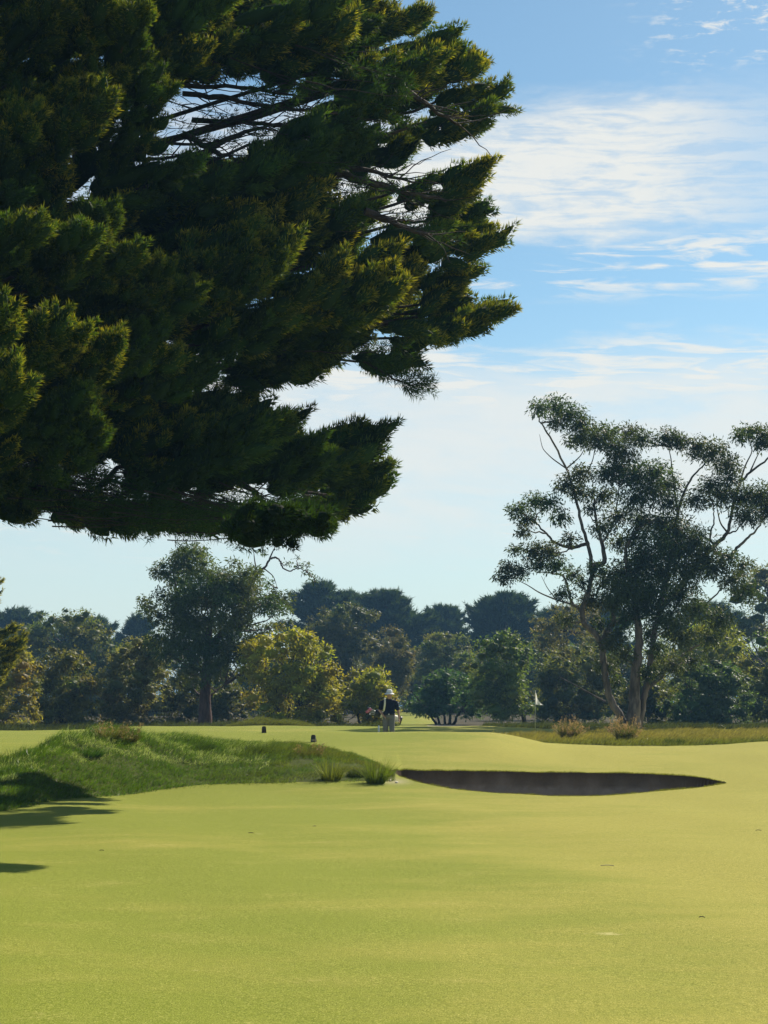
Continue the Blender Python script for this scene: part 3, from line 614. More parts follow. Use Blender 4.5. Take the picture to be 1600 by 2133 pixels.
poly_tree('gum_tree', 'dark dense gum with one thick straight trunk beneath the cypress boughs', [(345,1155),(395,1128),(440,1148),(480,1160),(520,1180),(560,1205),(595,1235),(605,1290),(580,1340),(520,1365),(470,1390),(440,1420),(400,1440),(350,1390),(310,1345),(290,1290),(300,1250),(325,1235),(325,1180)], 90, 427, cr=26, n=150, col=DARK, dens=700, core=.28, shell=.3, stem_pts=[([(427,1522),(428,1450),(430,1400),(431,1350),(440,1290),(450,1220)],.36,.10), ([(431,1365),(400,1310),(370,1250),(360,1190)],.16,.04), ([(431,1350),(470,1310),(510,1250),(530,1198)],.2,.08), ([(515,1235),(530,1196),(553,1182),(562,1163),(576,1160),(586,1172),(590,1186),(606,1191),(620,1182),(640,1190),(656,1206)],.075,.02), ([(562,1163),(570,1145),(580,1128)],.05,.015),([(536,1196),(530,1165),(528,1140)],.05,.012), ([(550,1184),(570,1200),(578,1225)],.04,.01), ([(430,1460),(450,1440),(470,1425)],.06,.02)], extra=[(640,1192,10),(655,1206,11),(625,1178,9),(600,1172,8),(560,1215,14),(575,1235,13),(640,1175,7),(548,1150,9),(620,1160,6)], bark='bark_gum_dark', seed=11, droop=.45)
poly_tree('gum_tree', 'rounded green gum rising above the bushes at far left', [(30,1295),(90,1278),(150,1264),(190,1282),(215,1302),(250,1335),(250,1385),(210,1420),(150,1450),(60,1440),(20,1350)], 150, 140, cr=22, n=95, col=(.045,.060,.016), dens=150, L=.30, W=.10, seed=12, r0=.35)
poly_tree('gum_tree', 'brownish green gum in the centre behind the golfer, taller of the pair', [(640,1295),(690,1264),(740,1264),(780,1272),(790,1310),(780,1400),(740,1450),(680,1450),(650,1400),(635,1340)], 150, 715, cr=22, n=90, col=(.040,.046,.020), dens=150, L=.30, W=.10, seed=13, r0=.35)
poly_tree('gum_tree', 'smaller brownish gum directly right of the taller central one', [(775,1312),(830,1305),(850,1340),(862,1372),(850,1410),(835,1470),(790,1475),(770,1380)], 145, 815, cr=20, n=60, col=(.045,.046,.018), dens=160, L=.28, W=.09, seed=14, r0=.3)
poly_tree('wattle_tree', 'glowing yellow green wattle bush between thick dark trunk and golfer', [(505,1335),(560,1302),(600,1300),(650,1320),(690,1352),(700,1400),(712,1450),(716,1510),(620,1514),(520,1505),(495,1430)], 86, 600, cr=24, n=130, col=YEL, dens=330, stems=3, r0=.12, seed=15)
poly_tree('wattle_tree', 'olive bush with russet tips just left of the golfer', [(700,1425),(740,1402),(780,1388),(808,1400),(822,1440),(828,1512),(705,1514)], 88, 765, cr=20, n=75, col=OLIVE, dens=330, stems=3, r0=.09, seed=16)
poly_tree('tea_tree', 'weeping olive tree above the left end of the grassy mound', [(62,1380),(110,1352),(160,1354),(195,1388),(207,1430),(205,1500),(190,1540),(70,1545),(58,1450)], 95, 135, cr=23, n=95, col=(.065,.068,.018), dens=300, stems=2, r0=.12, droop=.8, seed=17)
poly_tree('tea_tree', 'silvery grey green tree behind the top of the grassy mound', [(212,1400),(250,1338),(300,1320),(332,1332),(350,1380),(352,1450),(348,1525),(205,1530)], 97, 285, cr=23, n=100, col=(.075,.082,.040), dens=300, stems=2, r0=.12, seed=18)
poly_tree('tea_tree', 'yellow olive tree cut by the left edge of the photo', [(-120,1330),(0,1335),(50,1342),(74,1360),(84,1420),(78,1500),(74,1535),(-120,1545)], 88, -20, cr=26, n=90, col=(.095,.095,.020), dens=300, stems=2, r0=.15, seed=19)
poly_tree('tea_tree', 'dark shrub filling the gap right of the thick straight trunk', [(340,1420),(380,1400),(430,1410),(480,1400),(520,1420),(520,1512),(340,1518)], 99, 470, cr=20, n=80, col=(.040,.046,.016), dens=300, stems=4, r0=.08, seed=20)
poly_tree('round_shrub', 'low dome shaped dark green shrub on spreading stems near the sand', [(848,1478),(855,1440),(880,1415),(920,1393),(960,1396),(990,1422),(1003,1470),(1000,1495),(930,1492),(870,1492)], 108, 925, cr=17, n=100, col=BLUEG, dens=260, L=.22, stems=5, r0=.10, seed=21, kind='shrub')
poly_tree('leaning_tree', 'mid green tree with slanting dark stem left of the flag', [(968,1400),(966,1370),(1000,1332),(1050,1313),(1090,1322),(1105,1352),(1112,1420),(1112,1500),(1050,1506),(990,1480)], 104, 1092, cr=21, n=105, col=(.048,.072,.020), dens=280, stem_pts=[([(1094,1520),(1088,1460),(1072,1420),(1058,1390),(1047,1365),(1040,1345)],.14,.05),([(1072,1420),(1090,1400),(1100,1380)],.05,.02)], r0=.14, seed=22)
poly_tree('gum_tree', 'loose greyish gum half hidden behind the left limbs of the tallest tree', [(1105,1292),(1130,1255),(1160,1243),(1200,1252),(1250,1272),(1262,1340),(1220,1400),(1120,1400)], 130, 1180, cr=18, n=60, col=(.060,.062,.030), dens=190, L=.26, W=.08, core=.4, seed=23, r0=.2, shell=.3)
poly_tree('tea_tree', 'olive thicket tree between the flag and the pale forked trunks', [(1108,1390),(1150,1352),(1230,1342),(1290,1362),(1295,1480),(1240,1515),(1108,1512)], 110, 1190, cr=22, n=100, col=(.055,.066,.022), dens=250, L=.22, stems=3, r0=.1, seed=24)
poly_tree('wattle_tree', 'bright green bushy tree lit from behind right of the forked trunks', [(1330,1350),(1400,1305),(1460,1292),(1520,1302),(1565,1335),(1565,1420),(1500,1460),(1380,1480),(1330,1460)], 112, 1440, cr=23, n=110, col=(.085,.105,.022), dens=230, L=.24, stems=3, r0=.12, core=.45, seed=25, shell=.3)
poly_tree('tea_tree', 'blue green rounded shrub below the bright bushy tree at right', [(1385,1445),(1420,1392),(1480,1372),(1540,1382),(1562,1430),(1560,1520),(1390,1528)], 93, 1475, cr=24, n=90, col=(.034,.056,.026), dens=300, stems=3, r0=.12, seed=26)
poly_tree('tea_tree', 'green tree cut by the right edge of the photo', [(1530,1350),(1570,1322),(1640,1310),(1760,1320),(1760,1530),(1545,1530),(1525,1440)], 100, 1640, cr=25, n=100, col=(.045,.060,.020), dens=280, stems=2, r0=.15, seed=27)
poly_tree('gum_tree', 'far gum crown showing behind the right side of the tallest tree', [(1490,1215),(1560,1188),(1640,1172),(1760,1180),(1760,1340),(1500,1340)], 150, 1600, cr=24, n=80, col=(.040,.050,.022), dens=140, L=.30, W=.10, seed=28, r0=.3)
poly_tree('tea_tree', 'dark shrub at the foot of the pale forked trunks', [(1290,1440),(1340,1410),(1390,1430),(1400,1520),(1285,1520)], 96, 1350, cr=20, n=55, col=(.040,.050,.018), dens=280, stems=3, r0=.08, seed=29)
poly_tree('domed_tree', 'layered dome topped tree right behind the low dark shrub', [(868,1348),(890,1322),(925,1310),(962,1322),(987,1348),(987,1410),(940,1430),(866,1420)], 160, 925, cr=17, n=70, col=(.050,.068,.022), dens=150, L=.28, W=.10, squash=.5, seed=30, r0=.3)
# far bushes closing the view between the nearer trees
far_rows = [(-180,1400,150,'beyond the left edge of the photo'),(230,1370,150,'far left, behind the silvery grey green tree'),(560,1350,150,'behind the yellow green wattle'),(700,1340,175,'behind the olive bush by the golfer'),(880,1425,205,'at the end of the pale fairway strip'),(975,1350,185,'behind the low dome shaped shrub'),
            (1070,1345,170,'behind the slanting stemmed tree'),(1240,1335,160,'behind the thicket right of the flag'),(1360,1350,160,'behind the pale forked trunks'),(1500,1340,165,'behind the bright bushy tree at right'),(1640,1340,160,'behind the tree at the right edge'),(60,1400,165,'far left, behind the weeping olive tree'),(400,1350,155,'behind the thick straight dark trunk'),(480,1370,170,'between the thick dark trunk and the wattle'),(800,1330,185,'behind the golfer'),(1140,1330,180,'behind the flag')]
for i, (px, ty, D, where) in enumerate(far_rows):
    rr = random.Random(i); wv = 112 + rr.uniform(-8, 20)
    pl = [(px - wv, 1470), (px - wv * .8, ty + 30), (px - wv * .35, ty + rr.uniform(0, 8)), (px + wv * .2, ty - rr.uniform(0, 8)), (px + wv * .8, ty + 26), (px + wv, 1475), (px + wv * .9, 1502), (px - wv * .9, 1502)]
    if i == 4: pl = [(840,1425),(900,1410),(960,1430),(960,1490),(840,1488)]
    poly_tree('far_bush', 'dusky green bush ' + where, pl, D, px if i != 4 else 900, cr=22, n=70, col=(.036 * rr.uniform(.8, 1.2), .048, .019), dens=120, L=.32, W=.12, core=.7, stems=2, r0=.12, seed=60 + i, group='bushes filling the far tree line', kind='bush')

# ------------------------------------------------------------------ far cypresses, flat layered boughs
far_extra = 0
def far_cypress(label, cx, topy, boty, half, D, seed, col=(.022, .038, .020), nb=150, tops=None, name='cypress_tree'):
    rng = np.random.default_rng(seed); s = F / D; x = (cx - CX) / s; bz = float(zland(x, D)); root = empty(name, (x, D, bz)); tag(root, label, 'tree')
    ht = CAMZ + (HY - topy) / s; hb = CAMZ + (HY - boty) / s; Rm = half / s; acc = []; tb = Tubes()
    tb.add([(x, D, bz - .2), (x, D, (bz + ht) / 2), (x, D, ht - 1)], .5, .12, 4, 7, .05, rng)
    for k in range(nb):
        u = rng.random() ** .8; z = hb + (ht - hb) * u; th = rng.uniform(0, 2 * math.pi)
        env = Rm * math.sqrt(max(.06, 1 - u ** (6 + 2 * math.sin(th * 2 + seed)))) * (.84 + .16 * math.sin(u * 17 + seed + th)); r = env * rng.uniform(.45, 1.0)
        d = np.array([math.cos(th), math.sin(th), .10 + .22 * u]); d = d / np.linalg.norm(d)
        tip = np.array([x + math.cos(th) * r, D + math.sin(th) * r * .8, z + .2]); L = min(max(1.6, r * .7), 3.6)
        plume(acc, tip - d * L, tip, 1.3, .45, rng, 10, 1.3, .34, np.array(col), .25, .30)
        if k % 3 == 0: tb.add([(x, D, max(bz + 1, z - r * .35)), tip - d * L * .6], .12, .04, 3, 5)
    buf = Buf(); flush(buf, acc, 26, .42, .11, rng, lean=.5)
    tb.build('trunk', M['bark_dark'], root); buf.build('crown', M['cypress'], root)
far_cypress('broad far cypress with flat layered top left of centre', 668, 1222, 1460, 112, 205, 101, nb=210)
far_cypress('spiky far cypress reaching right, middle of the skyline', 810, 1238, 1460, 128, 210, 102, nb=240)
far_cypress('small pale far cypress in the skyline dip above the domed tree', 925, 1268, 1460, 100, 230, 103, nb=170)
far_cypress('wide flat far cypress left of the tallest gum', 1052, 1243, 1460, 132, 215, 104, nb=240, col=(.018, .032, .016))
far_cypress('low far cypress at the left edge of the skyline', 30, 1275, 1400, 120, 225, 105)
far_cypress('small far cypress showing left of the dark dense gum', 285, 1288, 1400, 60, 220, 106, nb=60)
far_cypress('far cypress half hidden behind the tallest gum', 1250, 1262, 1400, 100, 220, 107)
far_cypress('far cypress behind the right edge trees', 1480, 1262, 1400, 110, 220, 108)

far_cypress('far cypress between the two broad ones left of centre', 735, 1240, 1460, 95, 216, 109, nb=170)
far_cypress('far cypress right of the wide flat one, partly behind the tallest gum', 1165, 1268, 1460, 100, 224, 110, nb=150)
far_cypress('far cypress above the silvery grey green tree', 190, 1292, 1460, 110, 228, 111, nb=150)

def edge_cypress():
    rng = np.random.default_rng(9); D = 60.0; x = (-190 - CX) / F * D; bz = float(zland(x, D)); root = empty('cypress_tree', (x, D, bz))
    tag(root, 'golden tipped cypress peeping in at the left edge', 'tree'); acc = []; tb = Tubes()
    tb.add([(x, D, bz - .2), (x, D, 3), (x, D, 6.5)], .3, .08, 4, 8, .02, rng)
    tips = [(62,1318),(55,1342),(45,1300),(68,1330),(40,1362),(30,1385),(20,1310),(12,1205),(8,1232),(4,1250),(-10,1190),(35,1330),(10,1345),(15,1410)]
    for px, py in tips + [(rng.uniform(-420, -25), rng.uniform(1170, 1420)) for _ in range(70)]:
        t = P(min(px, 60) - 6, py + 8, D + rng.normal() * (1.5 if px < 0 else .3)); sg = 1 if px > -190 else -1; d = nrm(np.array([sg * .9, rng.normal() * .3, .25]))
        plume(acc, t - d * 1.2, t, .32, .2, rng, 15, .42, .12, np.array([.05, .07, .013]), .25, .4, .9)  # strong gold tips carry sunlight in their colour
        if rng.random() < .5: tb.add([(x, D, max(bz + .6, t[2] - 1.2)), t - d], .07, .02, 3, 5)
    buf = Buf(); flush(buf, acc, 60, .09, .026, rng); tb.build('trunk', M['bark_dark'], root); buf.build('foliage', M['cypress'], root)
edge_cypress()

# ------------------------------------------------------------------ rough grass
def blades(pos, L, W, lean, rng, col, wind=(.35, -.1, 0)):
    n = len(pos); d = nrm(np.array([0, 0, 1.]) + rng.normal(size=(n, 3)) * lean + np.array(wind)); s = nrm(np.cross(d, rng.normal(size=(n, 3))))
    L = L.reshape(-1, 1); W = np.broadcast_to(np.asarray(W).reshape(-1, 1), (n, 1))
    bend = nrm(d + np.array(wind) * 1.6 + rng.normal(size=(n, 3)) * .25 - np.array([0, 0, .35]))
    m = pos + d * L * .55; t = m + bend * L * .5
    V = np.stack([pos - s * W * .5, pos + s * W * .5, m + s * W * .35, m - s * W * .35, t], 1).reshape(-1, 3)
    i = np.arange(n)[:, None] * 5; q = i + np.array([0, 1, 2, 3]); tr = i + np.array([3, 2, 4])
    return V, q, tr, np.repeat(col, 5, axis=0)
def grass_field(name, label, pos, L, W, lean, rng, col, mat, wind=(.35, -.1, 0)):
    b = Buf(); V, q, t, c = blades(pos, L, W, lean, rng, col, wind); b.add(V, q, c); b.p.setdefault(3, []).append(t)
    o = b.build(name, mat); tag(o, label, 'grass', kind='stuff'); return o
def mottled(pos, f, seed):
    return .5 + .5 * np.sin(pos[:, 0] * f + seed + 1.7 * np.sin(pos[:, 1] * f * .7 + seed)) * np.sin(pos[:, 1] * f * 1.3 + 2 * np.sin(pos[:, 0] * f * .6))
def mound_grass():
    rng = np.random.default_rng(21); n = 260000
    x = rng.uniform(-11, 1, n); y = rng.uniform(23.5, 39.5, n); _, m = mound(x, y); t = tcoord(x, y); k = (m > 0) & (t > -260); x, y, t = x[k], y[k], t[k]
    c = np.interp(t, MT, MC); k = y < c + 1.2 + 2.4 * (t > 380); x, y, t, c = x[k], y[k], t[k], c[k]
    edge = y - np.interp(t, MT, MF) < .35; y = y - np.where(edge, rng.exponential(.10, len(y)), 0)        # the rough straggles a little onto the mown turf
    pos = np.stack([x, y, zland(x, y) - .01], 1)
    mo = mottled(pos, 2.6, 1.0); m2 = mottled(pos, 6.5, 4.0); crest = np.clip(1 - abs(y - c) / 2.2, 0, 1)
    L = (.045 + .05 * mo + .06 * m2 * m2) * rng.uniform(.6, 1.5, len(x)) * (1 + .9 * crest) * np.interp(t, [550, 760], [1, .55])
    g = np.array([.075, .135, .010]); dk = np.array([.022, .055, .014]); dry = np.array([.13, .12, .045])
    col = g * (1 - m2[:, None] * .6) + dk * (m2[:, None] * .6)
    dryf = np.clip((t - 350) / 400, 0, 1)[:, None] * .75 * mo[:, None]; col = col * (1 - dryf) + dry * dryf
    wisp = (mottled(pos, 1.9, 5.0) * mottled(pos, 6.7, 1.0) > .24) & (y > c - 3.0) & (t < 560); wf = (wisp * rng.random(len(x)) > .42)[:, None] * .8  # pale blades near the crest, silvery glint put into their colour
    col = col * (1 - wf) + np.array([.26, .31, .19]) * wf; bareland = (t > 600) & (mottled(pos, 3.0, 2.2) > .7); L = L * np.where(bareland, .35, 1)
    col = col * rng.uniform(.55, 1.5, size=(len(x), 1))
    grass_field('mound_grass', 'long tangled glinting rough grass over the mound', pos, L, .007 + .003 * rng.random(len(x)), .45, rng, col, M['grassblade'])
mound_grass()
def right_rough():
    rng = np.random.default_rng(22); n = 190000
    x = rng.uniform(2.5, 24, n); y = rng.uniform(46.5, 66, n); k = (rough_right(x, y) > 0) & (tcoord(x, y) < 2000); x, y = x[k], y[k]
    pos = np.stack([x, y, zland(x, y) - .01], 1); mo = mottled(pos, 1.4, 2.0); m2 = mottled(pos, 3.3, .4)
    L = (.06 + .08 * mo + .14 * m2 ** 2) * rng.uniform(.5, 1.4, len(x))
    f = np.clip((y - 48) / 6, 0, 1)[:, None] * .6 + .3 * mo[:, None]; f = np.clip(f, 0, 1)
    col = (np.array([.075, .10, .022]) * (1 - f) + np.array([.22, .185, .075]) * f) * rng.uniform(.6, 1.4, size=(len(x), 1))
    grass_field('rough_grass', 'dry brownish rough grass strip beneath the tallest gum', pos, L, .013 + .006 * rng.random(len(x)), .4, rng, col, M['grassblade'])
    n = 26000; x = rng.uniform(-8, -2.5, n); y = rng.uniform(70.5, 75.5, n); k = far_tufts(x, y) > 0; x, y = x[k], y[k]; pos = np.stack([x, y, zland(x, y) - .01], 1)
    L = (.12 + .25 * mottled(pos, 2.0, 1)) * rng.uniform(.5, 1.3, len(x)) * np.clip(1.2 - abs(tcoord(x, y) - 560) / 110, .2, 1)
    grass_field('verge_grass', 'strip of pale rough grass at the back of the green below the wattle', pos, L, .015, .4, rng, np.array([.10, .11, .035]) * rng.uniform(.6, 1.4, size=(len(x), 1)), M['grassblade'])
    # forest floor herbage under the tree line
    n = 120000; x = rng.uniform(-32, 32, n); y = 76 + 20 * rng.random(n) ** 1.3; t = tcoord(x, y); k = ~((t > 822) & (t < 1005)) & (t > -300) & (t < 1900); x, y = x[k], y[k]; pos = np.stack([x, y, zland(x, y) - .01], 1)
    L = (.15 + .35 * mottled(pos, .8, 3)) * rng.uniform(.4, 1.2, len(x))
    grass_field('undergrowth', 'dark weedy undergrowth along the foot of the tree line', pos, L, .03, .4, rng, np.array([.045, .055, .018]) * rng.uniform(.5, 1.4, size=(len(x), 1)), M['grassblade'])
right_rough()

def lip_fringe():
    rng = np.random.default_rng(50); n = 9000; x = rng.uniform(BX0 + .05, BX1 - .05, n); far = rng.random(n) < .62
    y = np.where(far, rim(x, False) + rng.uniform(-.01, .10, n), rim(x) - rng.uniform(.0, .10, n)); pos = np.stack([x, y, zland(x, y) - .004], 1)
    grass_field('lip_grass', 'short ragged grass fringing the lip of the bunker', pos, rng.uniform(.012, .045, n) * (.6 + .9 * mottled(pos, 5.0, 1.0)), .006, .5, rng, np.array([.15, .16, .025]) * rng.uniform(.4, 1.3, size=(n, 1)), M['grassblade'], (.2, -.25, 0))
lip_fringe()
def tussock(label, px, D, h, spread, n, seed, col=(.055, .075, .015), heads=0, headcol=(.27, .21, .11), wind=(.1, 0, 0), group=None, width=.009):
    rng = np.random.default_rng(seed); x = (px - CX) / F * D; z = float(zland(x, D)); root = empty('grass_tussock', (x, D, z)); tag(root, label, 'grass tussock', group)
    a = rng.uniform(0, 2 * math.pi, n); r = spread * .35 * np.sqrt(rng.random(n)); p0 = np.stack([x + np.cos(a) * r, D + np.sin(a) * r, np.full(n, z - .02)], 1)
    tilt = rng.uniform(.05, .75, n) ** 1.0; d = nrm(np.stack([np.cos(a) * tilt, np.sin(a) * tilt, np.ones(n)], 1) + np.array(wind)); L = h * rng.uniform(.35, 1.1, n) * (1 - .35 * tilt)
    Vs, Qs, k = [], [], 5; s = nrm(np.cross(d, rng.normal(size=(n, 3)))); pr = []
    for i in range(k + 1):
        u = i / k; c = p0 + d * (L * u)[:, None] + np.stack([np.cos(a), np.sin(a), -np.ones(n) * .9], 1) * (L * .22 * u * u * (tilt + .2))[:, None]; wdt = width * (1 - u * .92)
        pr.append(c - s * wdt * .5); pr.append(c + s * wdt * .5)
    V = np.stack(pr, 1).reshape(-1, 3); b = np.arange(n)[:, None] * (2 * k + 2)
    q = np.concatenate([b + np.array([2 * i, 2 * i + 1, 2 * i + 3, 2 * i + 2]) for i in range(k)])
    cc = np.repeat(np.array(col) * rng.uniform(.55, 1.5, size=(n, 1)), 2 * k + 2, axis=0)
    bf = Buf(); bf.add(V, q, cc); bf.build('blades', M['grassblade'], root)
    if heads:
        sel = rng.choice(n, heads, replace=True); tips = (pr[-1] + pr[-2])[sel] / 2; dd = d[sel]
        m = 16; pos = np.repeat(tips, m, axis=0) + np.repeat(dd, m, axis=0) * rng.uniform(-.12, .10, size=(heads * m, 1)) + rng.normal(size=(heads * m, 3)) * .02
        V, q = kites(pos, nrm(np.repeat(dd, m, axis=0) + rng.normal(size=(heads * m, 3)) * .6), .06, .018, rng); hb = Buf(); hb.add(V, q, np.array(headcol) * np.ones((len(V), 1)) * np.repeat(rng.uniform(.6, 1.4, size=(len(V) // 4, 1)), 4, axis=0)); hb.build('seed_heads', M['straw'], root)['kind'] = 'stuff'
tussock('tall green tussock with upright blades at the left tip of the bunker', 783, 31.9, .68, .45, 620, 31, (.085, .12, .012))
tussock('wispy tussock left of the one at the bunker tip', 690, 32.3, .66, .5, 420, 32, (.11, .13, .024))
tussock('low dark tussock squeezed between the two tall ones beside the bunker', 742, 32.8, .24, .50, 700, 33, (.035, .05, .012))
tussock('tussock with reddish seed heads nearer the flag', 1183, 54, .78, .6, 800, 34, (.10, .105, .035), 90, group=None, width=.014)
tussock('tussock with reddish seed heads in front of the pale forked trunks', 1300, 52, .74, .58, 800, 35, (.09, .10, .03), 90, width=.014)
tussock('brown seeding tussock on the very top of the mound', 228, 33.6, .42, .7, 500, 36, (.10, .11, .04), 18, (.20, .17, .08), (.25, 0, 0))
tussock('dark windblown tussock just right of the mound top', 262, 33.8, .36, .6, 500, 37, (.055, .055, .02), 14, (.16, .14, .07), (.35, 0, 0))
tussock('deep green tussock leaning right on the upper left of the mound', 188, 31.6, .26, .6, 600, 38, (.03, .07, .012), 0, wind=(.5, 0, 0))
tussock('dark green tussock on the right shoulder of the mound', 422, 35.4, .24, .6, 500, 39, (.035, .06, .012), 0, wind=(.4, 0, 0))
tussock('long green tussock in the middle of the low mound ridge', 545, 35.6, .26, 1.0, 800, 40, (.045, .07, .014), 0, wind=(.4, 0, 0))
tussock('straw tipped tussock near the right end of the mound ridge', 640, 35.2, .26, .8, 600, 41, (.09, .085, .03), 10, (.17, .14, .07), (.3, 0, 0))
tussock('small green tussock at the foot of the right rough strip', 1405, 48.6, .28, .7, 500, 42, (.03, .05, .012), width=.014)

# ------------------------------------------------------------------ small man-made things
def box(bm, c, s, bev=0.0, rot=None):
    r = bmesh.ops.create_cube(bm, size=1.0); vs = r['verts']
    bmesh.ops.scale(bm, vec=s, verts=vs)
    if bev: 
        es = list({e for v in vs for e in v.link_edges}); g = bmesh.ops.bevel(bm, geom=es, offset=bev, segments=2, affect='EDGES'); vs = list({v for f in g['faces'] for v in f.verts} | {v for v in vs if v.is_valid})
    if rot: bmesh.ops.rotate(bm, cent=(0, 0, 0), matrix=rot, verts=vs)
    bmesh.ops.translate(bm, vec=c, verts=vs)
M['black'] = simple('black_plastic', (.022, .021, .022), .5, .4); M['white'] = simple('white_paint', (.75, .75, .73), .5, .4, .06)
M['rust'] = simple('dark_timber', (.05, .03, .024), .8, .2, .3)
def tee_marker(label, px, D, rz, panel):
    x = (px - CX) / F * D; root = empty('tee_marker', (x, D, float(zland(x, D)) - .01), rz); tag(root, label, 'tee marker', 'tee markers on the far turf')
    bm = bmesh.new(); r = bmesh.ops.create_cone(bm, cap_ends=True, segments=4, radius1=.088, radius2=.072, depth=.17, matrix=Matrix.Rotation(R(45), 4, 'Z') @ Matrix.Translation((0, 0, .085)))
    bmesh.ops.bevel(bm, geom=list(bm.edges), offset=.008, segments=2, affect='EDGES'); bm_obj('block', bm, M['black'], root, smooth=False)
    bm = bmesh.new(); box(bm, (0, 0, .178), (.085, .085, .016), .004); bm_obj('cap', bm, M['rust'], root, smooth=False)
    bm = bmesh.new(); box(bm, (0, -.062, .055), (.085, .006, .045), .002); bm_obj('number_plate', bm, panel, root, smooth=False)
tee_marker('small black tee marker block on the far crest of turf', 550, 43.6, R(10), M['rust'])
tee_marker('small black tee marker block with a pale plate closer to the tussocks', 653, 40.5, R(-8), simple('pale_plate', (.25, .24, .23)))
# flag
def flag():
    D = 61.5; x = (1115 - CX) / F * D; z = float(zland(x, D)); root = empty('golf_flag', (x, D, z)); tag(root, 'white flag hanging from a thin pole above the rough strip', 'flag')
    top = CAMZ + (HY - 1439) / F * D - z
    bm = bmesh.new(); bmesh.ops.create_cone(bm, cap_ends=True, segments=10, radius1=.014, radius2=.011, depth=top, matrix=Matrix.Translation((0, 0, top / 2))); bmesh.ops.create_uvsphere(bm, u_segments=10, v_segments=6, radius=.02, matrix=Matrix.Translation((0, 0, top)))
    bm_obj('pole', bm, simple('pale_yellow_pole', (.55, .52, .30), .4, .4, .1), root)
    nu, nv = 14, 12; V = []
    for i in range(nu + 1):
        for j in range(nv + 1):
            u, v = i / nu, j / nv                                   # u along the fly, v down the hoist
            xx = .014 + .36 * u * (.25 + .75 * v); yy = .05 * math.sin(u * 7 + v * 3) * u + .03 * math.sin(u * 13)
            zz = top - .02 - .50 * v - u * (.36 * (1 - v) + .02)
            V.append((xx - .05 * v * u, yy, zz))
    V = np.array(V); idx_ = np.arange((nu + 1) * (nv + 1)).reshape(nu + 1, nv + 1); q = np.stack([idx_[:-1, :-1], idx_[1:, :-1], idx_[1:, 1:], idx_[:-1, 1:]], -1).reshape(-1, 4)
    m, n, o = mat_new('flag_cloth'); b = principled(n, (.72, .72, .66), .8, .1); t = n.new('ShaderNodeBsdfTranslucent'); t.inputs[0].default_value = (.92, .90, .82, 1); mx = n.new('ShaderNodeMixShader'); mx.inputs[0].default_value = .62
    n.l.new(b.outputs[0], mx.inputs[1]); n.l.new(t.outputs[0], mx.inputs[2]); n.l.new(mx.outputs[0], o.inputs[0])
    f = mesh_np('cloth', V + np.array(root.location), [q], m, root, smooth=True)
flag()
def stake():
    D = 60.5; x = (789 - CX) / F * D; z = float(zland(x, D)); bm = bmesh.new(); bmesh.ops.create_cone(bm, cap_ends=True, segments=10, radius1=.036, radius2=.032, depth=.40, matrix=Matrix.Translation((0, 0, .19))); bmesh.ops.bevel(bm, geom=list(bm.edges), offset=.008, segments=2, affect='EDGES')
    tag(bm_obj('marker_stake', bm, M['white'], None, loc=(x, D, z)), 'short white stake in the turf left of the golfer', 'stake')
stake()
# litter: pale stones at the bunker's tip, twigs and clippings on the turf
for i, (px, py, s, lab) in enumerate([(813, 1627, .030, 'pale angular stone beside the tussock at the bunker tip'), (826, 1631, .036, 'larger pale stone on the turf edge right of the angular one')]):
    D = solve(px, py); x = (px - CX) / F * D; bm = bmesh.new(); bmesh.ops.create_icosphere(bm, subdivisions=2, radius=s); rr = random.Random(i)
    for v in bm.verts: v.co *= rr.uniform(.75, 1.15); v.co.z *= .6
    tag(bm_obj('stone', bm, simple('pale_stone', (.62, .56, .45)), None, False, loc=(x, D, float(zland(x, D)) + s * .3)), lab, 'stone')
def twig(px, py, ln, ang, col, label):
    D = solve(px, py) if py < 1720 else CAMZ * F / (py - HY); x = (px - CX) / F * D; z = float(zland(x, D)); rng = np.random.default_rng(int(px)); d = np.array([math.cos(ang), math.sin(ang), 0]) * ln / 2
    V, q = tube(smooth_line([-d + [0, 0, .008], [0, .01 * ln, .014], d + [0, 0, .006]], 4), np.full(9, .003 + ln * .006), 6)
    o = mesh_np('fallen_twig', V, [q], simple('twig_bark', col), None, smooth=True, origin=(0, 0, 0)); o.location = (x, D, z); tag(o, label, 'twig', 'twigs lying on the turf')
twig(1265, 1803, .14, .1, (.42, .36, .24), 'pale straw coloured twig on the open turf right of centre')
twig(1580, 1732, .09, .4, (.03, .025, .02), 'short dark twig near the right edge of the turf')
twig(655, 1722, .07, 1.0, (.03, .025, .02), 'tiny dark twig on the turf below the wispy tussock')
twig(1462, 1915, .05, .2, (.04, .03, .02), 'small dark twig low on the right side of the turf')
twig(523, 1735, .07, 0.0, (.035, .03, .02), 'thin dark twig lying flat on the turf left of centre')
twig(212, 1772, .05, .3, (.03, .025, .015), 'tiny dark twig on the turf between the two tree shadows')

